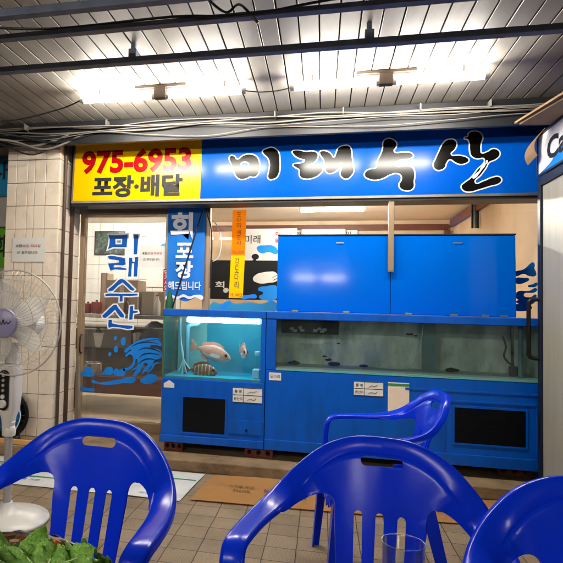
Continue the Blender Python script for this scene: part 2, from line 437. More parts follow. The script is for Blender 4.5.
# ================================================================== the setting
# paved ground
def paving():
    m = bpy.data.materials.new('concrete_pavers'); m.use_nodes = True
    N = m.node_tree.nodes; L = m.node_tree.links; b = N['Principled BSDF']
    tc = N.new('ShaderNodeTexCoord'); mp = N.new('ShaderNodeMapping')
    mp.inputs['Location'].default_value = (.10+15, -2.95+15, 0)
    L.new(tc.outputs['Object'], mp.inputs['Vector'])
    # gentle waviness so that joints are not ruler-straight
    nz = N.new('ShaderNodeTexNoise'); nz.inputs['Scale'].default_value = 4
    L.new(mp.outputs['Vector'], nz.inputs['Vector'])
    ad = N.new('ShaderNodeVectorMath'); ad.operation = 'MULTIPLY_ADD'
    L.new(nz.outputs['Color'], ad.inputs[0]); ad.inputs[1].default_value = (.012, .012, 0); L.new(mp.outputs['Vector'], ad.inputs[2])
    br = N.new('ShaderNodeTexBrick'); br.offset = 0; br.squash = 1
    br.inputs['Scale'].default_value = 1; br.inputs['Mortar Size'].default_value = .0028; br.inputs['Mortar Smooth'].default_value = .35
    br.inputs['Brick Width'].default_value = .15; br.inputs['Row Height'].default_value = .15; br.inputs['Bias'].default_value = 0
    br.inputs['Color1'].default_value = (*lin('#978369'), 1); br.inputs['Color2'].default_value = (*lin('#84725a'), 1)
    br.inputs['Mortar'].default_value = (*lin('#3d3126'), 1)
    L.new(ad.outputs[0], br.inputs['Vector'])
    # fine chequered tread pressed into each paver
    def grid(axis):
        s = N.new('ShaderNodeSeparateXYZ'); L.new(ad.outputs[0], s.inputs[0])
        k = N.new('ShaderNodeMath'); k.operation = 'MULTIPLY'; k.inputs[1].default_value = 2*PI/.0125
        L.new(s.outputs[axis], k.inputs[0])
        c = N.new('ShaderNodeMath'); c.operation = 'SINE'; L.new(k.outputs[0], c.inputs[0]); return c
    gx, gy = grid(0), grid(1)
    mu = N.new('ShaderNodeMath'); mu.operation = 'MULTIPLY'; L.new(gx.outputs[0], mu.inputs[0]); L.new(gy.outputs[0], mu.inputs[1])
    n2 = N.new('ShaderNodeTexNoise'); n2.inputs['Scale'].default_value = 1.6; n2.inputs['Detail'].default_value = 9; n2.inputs['Roughness'].default_value = .7
    L.new(mp.outputs['Vector'], n2.inputs['Vector'])
    r2 = N.new('ShaderNodeMapRange'); r2.inputs['From Min'].default_value = .35; r2.inputs['From Max'].default_value = .7
    r2.inputs['To Min'].default_value = .68; r2.inputs['To Max'].default_value = 1.28
    L.new(n2.outputs['Fac'], r2.inputs['Value'])
    n3 = N.new('ShaderNodeTexNoise'); n3.inputs['Scale'].default_value = 160; n3.inputs['Detail'].default_value = 3
    L.new(mp.outputs['Vector'], n3.inputs['Vector'])
    r3 = N.new('ShaderNodeMapRange'); r3.inputs['To Min'].default_value = .45; r3.inputs['To Max'].default_value = 1.55
    L.new(n3.outputs['Fac'], r3.inputs['Value'])
    t1 = N.new('ShaderNodeMath'); t1.operation = 'MULTIPLY_ADD'; L.new(mu.outputs[0], t1.inputs[0]); t1.inputs[1].default_value = .26; t1.inputs[2].default_value = 1
    v1 = N.new('ShaderNodeMath'); v1.operation = 'MULTIPLY'; L.new(r2.outputs[0], v1.inputs[0]); L.new(r3.outputs[0], v1.inputs[1])
    v2 = N.new('ShaderNodeMath'); v2.operation = 'MULTIPLY'; L.new(v1.outputs[0], v2.inputs[0]); L.new(t1.outputs[0], v2.inputs[1])
    hs = N.new('ShaderNodeHueSaturation'); L.new(br.outputs['Color'], hs.inputs['Color']); L.new(v2.outputs[0], hs.inputs['Value'])
    L.new(hs.outputs[0], b.inputs['Base Color']); b.inputs['Roughness'].default_value = .72
    h = N.new('ShaderNodeMath'); h.operation = 'MULTIPLY_ADD'; L.new(br.outputs['Fac'], h.inputs[0]); h.inputs[1].default_value = -1.0
    h2 = N.new('ShaderNodeMath'); h2.operation = 'MULTIPLY_ADD'; L.new(mu.outputs[0], h2.inputs[0]); h2.inputs[1].default_value = .25
    L.new(n3.outputs['Fac'], h2.inputs[2]); L.new(h2.outputs[0], h.inputs[2])
    bp = N.new('ShaderNodeBump'); bp.inputs['Strength'].default_value = .55; bp.inputs['Distance'].default_value = .006
    L.new(h.outputs[0], bp.inputs['Height']); L.new(bp.outputs['Normal'], b.inputs['Normal'])
    return m
g = NB(); gridsheet(g, lambda u, v: Vector((-40+80*u, -40+80*v, 0)), 4, 4)
gr = structure('ground', g, paving(), local=True)
# raised concrete step along the shop fronts
structure('step', box(NB(), -6, 4.5, 3.86, 4.62, .001, .08, bev=.008), M['conc'], local=True)
structure('interior_floor', bx(-4.6, 4.4, 4.622, 7.6, .002, .078), M['intfloor'], local=True)

# canopy ceiling of narrow metal strips
def ceiling():
    bm = NB()
    for k in range(-52, 50):
        x0 = -.037+.1*k
        z = 2.57+random.uniform(-.0015, .0015)
        box(bm, x0+.004, x0+.096, -7, 4.16, z, z+.02, bev=.002, seg=1)
    return bm
structure('ceiling', ceiling(), M['ceil'], local=True)
structure('ceiling_backing', bx(-5.3, 5.0, -7, 4.16, 2.594, 2.65), M['groove'], local=True)

# steel beams under the ceiling
for Y, hgt, lab in ((2.85, .034, 'dark steel beam nearest the fluorescent tubes under the strip ceiling'),
                    (2.49, .024, 'dark steel beam wrapped with loose cables, second from the tubes'),
                    (2.28, .036, 'thick dark steel beam furthest from the shop sign under the ceiling')):
    t = thing('ceiling_beam', lab, 'beam', (0, Y, 2.47), group='steel beams under the canopy ceiling')
    obj('bar', box(NB(), -4.6, 3.9, Y-.022, Y+.022, 2.47-hgt/2, 2.47+hgt/2, bev=.003), M['beam'], t)
    for hx in ((-1.02, .205) if Y > 2.6 else (-2.4, 1.9)):
        bm = NB(); box(bm, hx-.022, hx+.022, Y-.026, Y+.026, 2.455, 2.53, bev=.004)
        box(bm, hx-.012, hx+.012, Y-.012, Y+.012, 2.53, 2.569)
        obj('hanger', bm, M['beam'], t)

# fluorescent fixtures: two bare tubes end to end on a rail
def fixture(xa, xb, Y, z, tilt, label):
    t = thing('light_fixture', label, 'light', (xa, Y, z), group='fluorescent tube fixtures on the canopy ceiling')
    xm = (xa+xb)/2
    dz = lambda x: tilt*(x-xm)
    obj('rail', box(NB(), xm-.17, xm+.17, Y-.02, Y+.02, z+.050, z+.0695, bev=.002), M['rustbar'], t)
    for a, b in ((xa, xm-.045), (xm+.045, xb)):
        bm = NB(); tube(bm, [(a+.015, Y, z+dz(a)), (b-.015, Y, z+dz(b))], .019, 16)
        tb = obj('fluorescent_tube', bm, M['tube'], t, smooth=True)
        for e in (a, b): obj('end_cap', tube(NB(), [(e-.012, Y, z+dz(e)), (e+.012, Y, z+dz(e))], .0205, 12), M['white_plastic'], tb, smooth=True)
        bm = NB(); box(bm, a, b, Y-.007, Y+.007, z+.024, z+.036, bev=.002)
        obj('batten', bm, M['white_plastic'], t)
    obj('connector', box(NB(), xm-.04, xm+.04, Y-.022, Y+.022, z-.02, z+.05, bev=.004), M['rustbar'], t)
    for x in (xa+.12, xb-.12): obj('bracket', box(NB(), x-.005, x+.005, Y-.005, Y+.005, z+.0365, 2.5695), M['rustbar'], t)
    for x in (xm-.15, xm+.15): obj('hanger_rod', box(NB(), x-.003, x+.003, Y-.003, Y+.003, z+.070, 2.5695), M['rustbar'], t)
    return t
fixture(-1.58, -.50, 3.44, 2.50, 0, 'pair of lit fluorescent tubes above the yellow end of the sign')
fixture(-.20, .89, 3.44, 2.50, 0, 'pair of lit fluorescent tubes above the black letters on the blue sign')
fixture(-.62, .46, -3.4, 2.431, 0, 'pair of lit fluorescent tubes straight over the open paving behind the diners')
fixture(-2.5, -1.42, -1.2, 2.431, 0, 'pair of lit fluorescent tubes behind the diners on the pedestal fan side')
fixture(-3.9, -2.82, -1.2, 2.431, 0, 'pair of lit fluorescent tubes behind the diners, beyond the fan side pair')
fixture(3.3, 4.38, -1.2, 2.431, 0, 'pair of lit fluorescent tubes behind the diners on the fridge side')

# cables
def cable(name, pts, r, m, lab, grp=None, n=6, seg=6):
    o = obj(name, tube(NB(), spline(pts, n), r, seg), M[m], smooth=True, angle=0)
    return tag(o, lab, 'cable', grp)
labs = ['pale cable uppermost in the run above the sign', 'pale cable sagging lowest in the run above the sign',
        'thick pale conduit along the middle of the run above the sign', 'thin grey cable crossing the run above the sign',
        'pale cable clipped at the back of the run above the sign']
for i, (z, Y, r) in enumerate(((2.515, 3.985, .0045), (2.44, 3.99, .0035), (2.478, 3.995, .007), (2.46, 3.96, .003), (2.50, 3.975, .005))):
    pts = [(x, Y+random.uniform(-.012, .012), z+random.uniform(-.022, .022)+(-.02 if i == 1 and abs(x) < 1 else 0)) for x in [-4.2+.42*k for k in range(19)]]
    cable('cable', pts, r, 'cable_w', labs[i], 'cables run above the sign')
tr = thing('cable_tray', 'dark metal tray carrying cables between the ceiling and the sign', 'cable tray', (0, 4.12, 2.47))
obj('channel', box(NB(), -4.6, 4.0, 4.02, 4.05, 2.385, 2.565, bev=.003), M['dark_trim'], tr)
bm = NB()
for x in (-1.62, -.35, .12, .62, 1.05, -2.3):
    obj('clip', box(NB(), x-.004, x+.004, 3.955, 4.019, 2.50, 2.545), M['cable_w'], tr)
cable('cable', [(-3.2, 3.3, 2.44), (-2.6, 3.35, 2.38), (-2.1, 3.42, 2.385), (-1.75, 3.44, 2.45), (-1.60, 3.44, 2.50)], .005, 'cable_d', 'thin black cable sagging from the end of the tubes over the yellow sign')
cable('cable', [(-.49, 3.44, 2.50), (-.40, 3.44, 2.486), (-.30, 3.44, 2.486), (-.21, 3.44, 2.50)], .004, 'cable_w', 'short pale cable bridging the two tube fixtures')
cable('cable', [(-1.9, 2.40, 2.53), (-1.55, 2.46, 2.505), (-1.25, 2.48, 2.49), (-.7, 2.47, 2.49), (-.35, 2.45, 2.455), (.1, 2.46, 2.50), (.7, 2.47, 2.495), (1.6, 2.46, 2.505)], .007, 'cable_d', 'black cable lying along the second beam and drooping between the fixtures')
cable('cable', [(-.62, 2.2, 2.55), (-.52, 2.32, 2.49), (-.44, 2.42, 2.46), (-.38, 2.44, 2.50), (-.30, 2.46, 2.42)], .006, 'cable_d', 'short black cable end hanging off the second beam')
for i, (dx, dz) in enumerate(((0, 0), (.05, .04), (.12, -.03), (.02, -.07), (.2, .02))):
    cable('cable', [(-3.0+dx, 3.5, 2.55+dz*.3), (-2.75+dx, 3.75, 2.44+dz), (-2.52+dx, 3.95, 2.43+dz*.6), (-2.25+dx, 4.0, 2.38+dz), (-1.95+dx, 4.02, 2.46)],
          .006 if i % 2 else .009, 'cable_w' if i in (0, 2) else 'cable_d',
          ['thick pale cable in the tangle above the tiled pillar', 'thin dark cable topmost in the tangle above the tiled pillar', 'pale cable crossing low in the tangle above the tiled pillar',
           'thin dark cable lowest in the tangle above the tiled pillar', 'dark cable nearest the sign in the tangle above the tiled pillar'][i], 'cable tangle above the pillar')

# ---------------------------------------------------------------- tiled pillar
pl = thing('tiled_pillar', 'cream tiled pillar between the two shop fronts with a paper notice on it', 'pillar', (-2.31, 4.15, .08))
obj('core', bx(-2.548, -2.084, 4.156, 4.56, .081, 2.56), M['grout'], pl)
bm = NB()
zs = [.081]+[.081+.0]
zrow = [2.311-.1895*k for k in range(-1, 12)]
zrow = sorted([2.56]+[z for z in zrow if .1 < z < 2.52]+[.081])
xcol = [-2.552, -2.465, -2.365, -2.302, -2.204, -2.08]
for z0, z1 in zip(zrow, zrow[1:]):
    for x0, x1 in zip(xcol, xcol[1:]):
        d = random.uniform(-.001, .001)
        box(bm, x0+.0022, x1-.0022, 4.15+d, 4.158, z0+.0022, z1-.0022, bev=.0016, seg=1)
    for y0, y1 in ((4.15, 4.25), (4.25, 4.35), (4.35, 4.45), (4.45, 4.56)):
        d = random.uniform(-.001, .001)
        box(bm, -2.0885, -2.08+d, y0+(.0092 if y0 < 4.2 else .0022), y1-.0022, z0+.0022, z1-.0022, bev=.0016, seg=1)
obj('tiles', bm, M['tile'], pl)
def notice(name, lab, x0, x1, z0, z1, Y):
    o = thing(name, lab, 'notice', ((x0+x1)/2, Y, z0), group='paper notices announcing days off')
    bm = NB(); gridsheet(bm, lambda u, v: Vector((x0+(x1-x0)*u, Y-.002-.004*math.sin(u*PI)*abs(v-.5), z0+(z1-z0)*v)), 8, 6)
    obj('sheet', bm, M['paper'], o, smooth=True)
    w = x1-x0; h = z1-z0
    obj('lettering', text('8월', x0+.13*w, x0+.30*w, z0+.60*h, z0+.72*h, Y-.0065, .004), M['ink'], o)
    obj('lettering', text('25일', x0+.31*w, x0+.52*w, z0+.60*h, z0+.72*h, Y-.0065, .004), M['redink'], o)
    obj('lettering', text('화요일', x0+.57*w, x0+.86*w, z0+.60*h, z0+.72*h, Y-.0065, .004), M['redink'], o)
    obj('lettering', text('은 휴무입니다', x0+.16*w, x0+.78*w, z0+.32*h, z0+.44*h, Y-.0065, .004), M['ink'], o)
notice('paper_notice', 'white paper notice taped to the cream tiled pillar', -2.477, -2.184, 1.475, 1.672, 4.146)
pp = NB(); tube(pp, [(-2.060, 4.21, .082), (-2.060, 4.21, 2.52)], .013, 10)
tag(obj('drain_pipe', pp, M['brownpipe'], smooth=True), 'brown vertical pipe beside the tiled pillar and the yellow sign', 'pipe')

tag(obj('shutter_rail', bx(-2.079, -2.052, 4.355, 4.385, .082, 2.52, bev=.003), M['brownpipe']), 'dark brown shutter rail between the tiled pillar and the glass door', 'rail')

# ---------------------------------------------------------------- signboard
sg = thing('signboard', 'long shop signboard, yellow end with phone number and blue end with black brush letters', 'sign', (-.28, 4.25, 1.97))
SX0, SXD, SX1, SZ0, SZ1 = -2.02, -.94, 1.60, 1.985, 2.462
obj('yellow_panel', bx(SX0+.012, SXD-.001, 4.25, 4.29, SZ0, SZ1), M['sign_y'], sg)
obj('blue_panel', bx(SXD+.001, SX1-.012, 4.25, 4.29, SZ0, SZ1), M['sign_b'], sg)
bm = NB()
box(bm, SX0, SX1, 4.242, 4.30, SZ0-.022, SZ0-.001, bev=.003); box(bm, SX0, SX1, 4.242, 4.30, SZ1+.001, SZ1+.018, bev=.003)
box(bm, SX0, SX0+.011, 4.243, 4.30, SZ0, SZ1); box(bm, SX1-.011, SX1, 4.243, 4.30, SZ0, SZ1)
obj('frame', bm, M['alu'], sg)
obj('cabinet', bx(SX0+.002, SX1-.002, 4.325, 4.56, SZ0-.02, SZ1+.010), M['dark_trim'], sg)
obj('soffit', bx(SX0, SX1, 4.255, 4.42, 1.945, SZ0-.0235), M['dark_trim'], sg)
obj('phone_number', text('975-6953', -1.945, -1.02, 2.203, 2.405, 4.2485, .040), M['signred'], sg)
obj('lettering', text('포장·배달', -1.84, -1.085, 2.008, 2.188, 4.2485, .044), M['ink'], sg)
mi1 = [[(-0.714,2.313),(-0.682,2.312),(-0.659,2.287),(-0.607,2.317),(-0.559,2.323),(-0.513,2.306),(-0.491,2.270),(-0.485,2.208),(-0.502,2.158),(-0.525,2.146),(-0.555,2.150),(-0.579,2.138),(-0.629,2.133),(-0.661,2.157),(-0.681,2.199),(-0.701,2.253)],
       [(-0.629,2.255),(-0.591,2.267),(-0.567,2.253),(-0.566,2.215),(-0.595,2.201),(-0.619,2.212)]]
mi2 = [[(-0.462,2.343),(-0.427,2.364),(-0.394,2.370),(-0.354,2.346),(-0.338,2.315),(-0.334,2.279),(-0.331,2.231),(-0.336,2.175),(-0.352,2.141),(-0.373,2.128),(-0.409,2.128),(-0.410,2.196),(-0.406,2.243),(-0.422,2.292),(-0.451,2.321)]]
rae1 = [[(-0.238,2.332),(-0.205,2.341),(-0.140,2.329),(-0.081,2.328),(-0.053,2.307),(-0.058,2.269),(-0.089,2.238),(-0.120,2.220),(-0.089,2.224),(-0.037,2.217),(-0.016,2.189),(-0.036,2.155),(-0.078,2.130),(-0.137,2.122),(-0.174,2.136),(-0.183,2.168),(-0.184,2.191),(-0.215,2.214),(-0.230,2.231),(-0.201,2.239),(-0.165,2.245),(-0.145,2.263),(-0.174,2.275),(-0.211,2.295),(-0.232,2.318)]]
rae2 = [[(-0.035,2.323),(-0.013,2.329),(0.021,2.321),(0.046,2.299),(0.064,2.277),(0.084,2.314),(0.097,2.344),(0.129,2.362),(0.172,2.358),(0.187,2.333),(0.192,2.289),(0.202,2.214),(0.207,2.168),(0.190,2.136),(0.159,2.114),(0.127,2.127),(0.114,2.157),(0.123,2.189),(0.120,2.236),(0.092,2.185),(0.070,2.168),(0.034,2.159),(0.010,2.176),(0.001,2.221),(-0.009,2.268),(-0.031,2.301)]]
su = [[(0.419,2.387),(0.444,2.403),(0.474,2.397),(0.503,2.369),(0.501,2.340),(0.487,2.306),(0.553,2.297),(0.606,2.288),(0.618,2.268),(0.601,2.253),(0.524,2.241),(0.490,2.210),(0.507,2.194),(0.592,2.194),(0.617,2.175),(0.628,2.138),(0.624,2.084),(0.622,2.040),(0.600,2.019),(0.565,2.018),(0.534,2.035),(0.525,2.060),(0.542,2.096),(0.537,2.130),(0.507,2.146),(0.465,2.138),(0.414,2.112),(0.362,2.100),(0.313,2.111),(0.288,2.131),(0.292,2.160),(0.322,2.179),(0.366,2.189),(0.375,2.237),(0.399,2.291),(0.411,2.327)]]
san1 = [[(0.790,2.286),(0.831,2.364),(0.861,2.380),(0.896,2.372),(0.908,2.344),(0.899,2.312),(0.871,2.270),(0.927,2.260),(0.971,2.246),(0.987,2.225),(0.967,2.205),(0.931,2.199),(0.901,2.212),(0.863,2.235),(0.839,2.207),(0.830,2.178),(0.800,2.160),(0.771,2.166),(0.756,2.197),(0.771,2.242)]]
san2 = [[(0.961,2.386),(0.980,2.392),(0.993,2.422),(1.027,2.431),(1.066,2.415),(1.078,2.387),(1.067,2.343),(1.064,2.298),(1.070,2.272),(1.110,2.281),(1.146,2.300),(1.179,2.285),(1.186,2.258),(1.162,2.228),(1.117,2.205),(1.098,2.169),(1.066,2.121),(1.027,2.060),(1.083,2.072),(1.138,2.095),(1.180,2.099),(1.195,2.079),(1.184,2.058),(1.120,2.036),(1.047,2.013),(0.992,1.999),(0.954,2.009),(0.940,2.039),(0.959,2.062),(0.996,2.091),(1.041,2.150),(1.090,2.231),(1.037,2.236),(1.005,2.258),(0.996,2.301),(0.994,2.351),(0.981,2.377)]]
scr = [[(1.012,2.094),(1.028,2.123),(1.054,2.146),(1.067,2.173),(1.094,2.199),(1.092,2.179),(1.074,2.155),(1.052,2.123),(1.029,2.096)], [(1.097,2.205),(1.106,2.221),(1.110,2.211),(1.101,2.194)]]
LET = [mi1, mi2, rae1, rae2, su, san1, san2]
obj('letter_outline', shape(LET, 4.2485, offset=.0075, extrude=.0007), M['sign_w'], sg)
obj('brush_lettering', shape(LET, 4.2472, offset=-.001, extrude=.0005), M['sign_k'], sg)
obj('brush_streak', shape([[s] for s in scr], 4.2462, extrude=.0003), M['sign_w'], sg)

# the sign leans back a little at the top
for c in sg.children:
    if c.name.startswith('cabinet') or c.name.startswith('soffit'): continue
    for v in c.data.vertices: v.co.y += max(0, v.co.z+1.97-1.985)*.046

# hanging metal bar under the sign
bm = NB(); box(bm, .455, .495, 4.262, 4.285, 1.43, 1.944, bev=.003); box(bm, .461, .489, 4.2585, 4.2615, 1.44, 1.94)
tag(obj('guide_bar', bm, M['alu_tan']), 'narrow metal bar hanging from the sign in front of the blue hood', 'bar')

# ---------------------------------------------------------------- shop front: door and window
GY = 4.60
dr = thing('shop_door', 'glass shop door with blue Korean lettering and a blue wave film', 'door', (-1.73, GY, .08))
bm = NB()
box(bm, -2.075, -2.035, 4.565, 4.635, .081, 1.99, bev=.004); box(bm, -1.30, -1.265, 4.565, 4.635, .081, 1.99, bev=.004)
box(bm, -2.034, -1.301, 4.568, 4.632, 1.905, 1.99, bev=.004); box(bm, -2.034, -1.301, 4.57, 4.63, .081, .16, bev=.004)
obj('frame', bm, M['alu_tan'], dr)
obj('transom', bx(-2.20, -.95, 4.545, 4.563, 1.925, 2.03, bev=.003), M['alu'], dr)
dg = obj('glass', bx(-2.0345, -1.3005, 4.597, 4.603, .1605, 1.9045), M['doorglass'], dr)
dl = [[[(-1.825,1.749),(-1.797,1.747),(-1.708,1.747),(-1.648,1.753),(-1.651,1.696),(-1.654,1.643),(-1.714,1.643),(-1.779,1.643),(-1.825,1.625),(-1.813,1.669),(-1.811,1.714)], [(-1.760,1.715),(-1.696,1.715),(-1.698,1.668),(-1.756,1.668)]],
      [[(-1.590,1.750),(-1.552,1.750),(-1.553,1.669),(-1.558,1.582),(-1.588,1.582),(-1.588,1.669)]],
      [[(-1.823,1.563),(-1.786,1.568),(-1.721,1.559),(-1.665,1.547),(-1.658,1.494),(-1.681,1.485),(-1.755,1.489),(-1.769,1.480),(-1.764,1.467),(-1.708,1.469),(-1.653,1.459),(-1.648,1.446),(-1.708,1.448),(-1.754,1.451),(-1.796,1.440),(-1.819,1.500),(-1.756,1.506),(-1.719,1.511),(-1.720,1.527),(-1.757,1.533),(-1.813,1.541)]],
      [[(-1.628,1.551),(-1.600,1.551),(-1.600,1.521),(-1.577,1.517),(-1.578,1.556),(-1.546,1.560),(-1.547,1.478),(-1.552,1.391),(-1.582,1.390),(-1.581,1.503),(-1.601,1.503),(-1.605,1.390),(-1.634,1.389),(-1.629,1.468)]],
      [[(-1.695,1.369),(-1.663,1.360),(-1.622,1.326),(-1.571,1.280),(-1.584,1.268),(-1.607,1.275),(-1.644,1.308),(-1.681,1.338),(-1.721,1.311),(-1.769,1.265),(-1.806,1.261),(-1.811,1.275),(-1.762,1.315),(-1.718,1.359)]],
      [[(-1.837,1.232),(-1.796,1.241),(-1.705,1.239),(-1.614,1.242),(-1.543,1.242),(-1.542,1.229),(-1.614,1.223),(-1.677,1.224),(-1.676,1.175),(-1.703,1.172),(-1.702,1.222),(-1.795,1.220),(-1.832,1.217)]],
      [[(-1.858,1.046),(-1.792,1.112),(-1.756,1.143),(-1.729,1.144),(-1.714,1.118),(-1.682,1.085),(-1.658,1.056),(-1.662,1.036),(-1.689,1.038),(-1.717,1.067),(-1.741,1.101),(-1.781,1.065),(-1.826,1.029),(-1.849,1.031)]],
      [[(-1.607,1.134),(-1.580,1.137),(-1.578,1.096),(-1.538,1.096),(-1.533,1.085),(-1.578,1.075),(-1.582,1.024),(-1.612,1.019)]],
      [[(-1.798,1.013),(-1.768,1.014),(-1.767,0.984),(-1.705,0.973),(-1.651,0.971),(-1.579,0.967),(-1.580,0.947),(-1.623,0.940),(-1.695,0.952),(-1.759,0.954),(-1.795,0.945),(-1.800,0.962)]]]
obj('letter_outline', shape(dl, 4.5955, offset=.012, extrude=.0005, smooth=False), M['sign_w'], dg)
obj('lettering', shape(dl, 4.5942, offset=.0, extrude=.0005, smooth=False), M['letter_b'], dg)
wv = [[[(-1.647,0.753),(-1.604,0.789),(-1.548,0.814),(-1.491,0.835),(-1.406,0.849),(-1.329,0.844),(-1.321,0.807),(-1.356,0.812),(-1.419,0.796),(-1.348,0.782),(-1.317,0.760),(-1.315,0.713),(-1.346,0.696),(-1.373,0.684),(-1.393,0.649),(-1.414,0.621),(-1.448,0.586),(-1.432,0.647),(-1.457,0.659),(-1.478,0.632),(-1.505,0.576),(-1.561,0.542),(-1.548,0.578),(-1.516,0.623),(-1.526,0.670),(-1.535,0.690),(-1.548,0.642),(-1.584,0.602),(-1.656,0.594),(-1.610,0.613),(-1.571,0.654),(-1.566,0.699),(-1.595,0.725),(-1.633,0.704),(-1.610,0.743),(-1.586,0.763),(-1.639,0.737)]],
      [[(-2.050,0.517),(-2.029,0.554),(-1.993,0.569),(-2.015,0.574),(-1.949,0.599),(-1.930,0.578),(-1.940,0.558),(-1.844,0.555),(-1.809,0.598),(-1.765,0.608),(-1.743,0.585),(-1.753,0.550),(-1.799,0.538),(-1.888,0.542),(-1.946,0.517),(-2.006,0.519)]],
      [[(-1.742,0.560),(-1.711,0.600),(-1.692,0.587),(-1.656,0.605),(-1.630,0.583),(-1.637,0.546),(-1.683,0.536),(-1.724,0.542)]],
      [[(-1.937,0.481),(-1.871,0.471),(-1.769,0.490),(-1.653,0.516),(-1.550,0.529),(-1.541,0.503),(-1.652,0.478),(-1.768,0.458),(-1.870,0.460)]],
      [[(-1.498,0.510),(-1.468,0.534),(-1.447,0.556),(-1.398,0.567),(-1.349,0.556),(-1.341,0.538),(-1.375,0.501),(-1.452,0.483)]],
      [[(-2.047,0.420),(-1.972,0.416),(-1.905,0.406),(-1.971,0.391),(-2.031,0.393)]],
      [[(-1.742,0.773),(-1.717,0.791),(-1.705,0.761),(-1.721,0.736),(-1.738,0.746)]],
      [[(-1.679,0.850),(-1.653,0.870),(-1.638,0.840),(-1.660,0.796),(-1.676,0.812)]],
      [[(-1.743,0.865),(-1.726,0.875),(-1.719,0.854),(-1.736,0.839)]], [[(-1.791,0.722),(-1.771,0.734),(-1.767,0.712),(-1.784,0.700)]]]
def streaks(lists, w):
    out = []
    for pts in lists:
        c = [Vector((p[0], p[1], 0)) for p in pts]; c = spline(c, 5); L_, R_ = [], []
        for i, p in enumerate(c):
            t = (c[min(i+1, len(c)-1)]-c[max(i-1, 0)]).normalized(); n = Vector((-t.y, t.x, 0)); h = w*math.sin(PI*(.06+.9*i/(len(c)-1)))
            L_.append(((p+n*h).x, (p+n*h).y)); R_.append(((p-n*h).x, (p-n*h).y))
        out.append([L_+R_[::-1]])
    return out
foam = [[(-1.618,0.778),(-1.562,0.816),(-1.485,0.849),(-1.393,0.866),(-1.322,0.863)], [(-1.587,0.791),(-1.519,0.823),(-1.434,0.835),(-1.349,0.827)], [(-1.525,0.761),(-1.461,0.785),(-1.376,0.775),(-1.319,0.753)],
        [(-1.513,0.696),(-1.474,0.730),(-1.403,0.741),(-1.325,0.729)], [(-1.514,0.645),(-1.479,0.679),(-1.416,0.695),(-1.356,0.684)], [(-1.581,0.590),(-1.525,0.620),(-1.509,0.669)],
        [(-1.434,0.576),(-1.397,0.615),(-1.375,0.654),(-1.317,0.667)], [(-1.483,0.562),(-1.456,0.604),(-1.426,0.649)]]
obj('wave_film', shape(wv, 4.5955, extrude=.0005), M['wave'], dg)
obj('wave_streaks', shape(streaks(foam[:1]+foam[5:], .009), 4.5956, extrude=.0004, smooth=False), M['wave'], dg)
obj('wave_shading', shape(streaks(foam[1:5], .006), 4.5945, extrude=.0003, smooth=False), M['wave_dark'], dg)
bm = NB(); tube(bm, spline([(-2.03, 4.575, .72), (-2.03, 4.535, .74), (-2.03, 4.535, .86), (-2.03, 4.575, .88)], 5), .008, 8)
obj('handle', bm, M['blackplastic'], dr, smooth=True)
notice('paper_notice', 'white paper notice stuck on the glass door beside the blue letters', -1.535, -1.303, 1.468, 1.655, 4.592)
rp = thing('red_sticker', 'narrow red sticker with white vertical letters on the door edge', 'sticker', (-1.28, 4.562, 1.27))
obj('sheet', bx(-1.309, -1.258, 4.560, 4.5635, 1.27, 1.455), M['redink'], rp)
obj('lettering', vtext('당기시오', -1.299, -1.268, 1.45, 1.275, 4.5595, .02), M['paper'], rp)

win = thing('shop_window', 'wide shop window behind the fish tanks with a blue wave film', 'window', (.3, GY, .08))
bm = NB()
box(bm, -.972, -.918, 4.565, 4.635, .081, 2.02, bev=.004); box(bm, 1.60, 1.66, 4.565, 4.635, .081, 2.02, bev=.004)
box(bm, -.917, 1.599, 4.57, 4.63, 1.985, 2.03, bev=.003); box(bm, -.917, 1.599, 4.57, 4.63, .40, .46, bev=.003)
obj('frame', bm, M['alu_tan'], win)
obj('lower_panel', bx(-.917, 1.599, 4.59, 4.61, .081, .399), M['alu_tan'], win)
wg = obj('glass', bx(-.9165, 1.5985, 4.597, 4.603, .4605, 1.9845), M['glass'], win)
wr = [[[(1.386,1.463),(1.433,1.478),(1.462,1.499),(1.485,1.524),(1.504,1.535),(1.518,1.517),(1.514,1.491),(1.526,1.460),(1.523,1.437),(1.481,1.433),(1.443,1.448),(1.386,1.435)]],
      [[(1.386,1.411),(1.443,1.419),(1.479,1.411),(1.462,1.390),(1.386,1.383)]],
      [[(1.471,1.357),(1.504,1.374),(1.532,1.385),(1.530,1.362),(1.490,1.351)]],
      [[(1.395,1.311),(1.481,1.325),(1.528,1.343),(1.526,1.320),(1.443,1.293),(1.485,1.277),(1.526,1.297),(1.526,1.278),(1.490,1.259),(1.452,1.266),(1.395,1.265)]],
      [[(1.395,1.248),(1.514,1.259),(1.513,1.236),(1.395,1.236)]],
      [[(1.338,1.205),(1.495,1.211),(1.495,1.192),(1.340,1.188)]]]
wl = [[[(-0.895,1.181),(-0.812,1.175),(-0.772,1.197),(-0.698,1.178),(-0.586,1.192),(-0.490,1.183),(-0.371,1.200),(-0.370,1.123),(-0.901,1.108)]]]
obj('wave_film', shape(wr, 4.5955, extrude=.0005), M['wave'], wg)
obj('wave_film', shape(wl, 4.5955, extrude=.0005), M['cyan'], wg)
wl2 = [[[(-0.819,1.135),(-0.788,1.184),(-0.731,1.193),(-0.755,1.161),(-0.795,1.127)]], [[(-0.667,1.235),(-0.611,1.249),(-0.523,1.241),(-0.586,1.224),(-0.650,1.219)]]]
obj('wave_film', shape(wl2, 4.5945, extrude=.0005), M['wave'], wg)

# narrow side strip between door and window
sp = obj('mullion_panel', bx(-1.263, -.974, 4.588, 4.612, .081, 1.924), M['glass'], win)

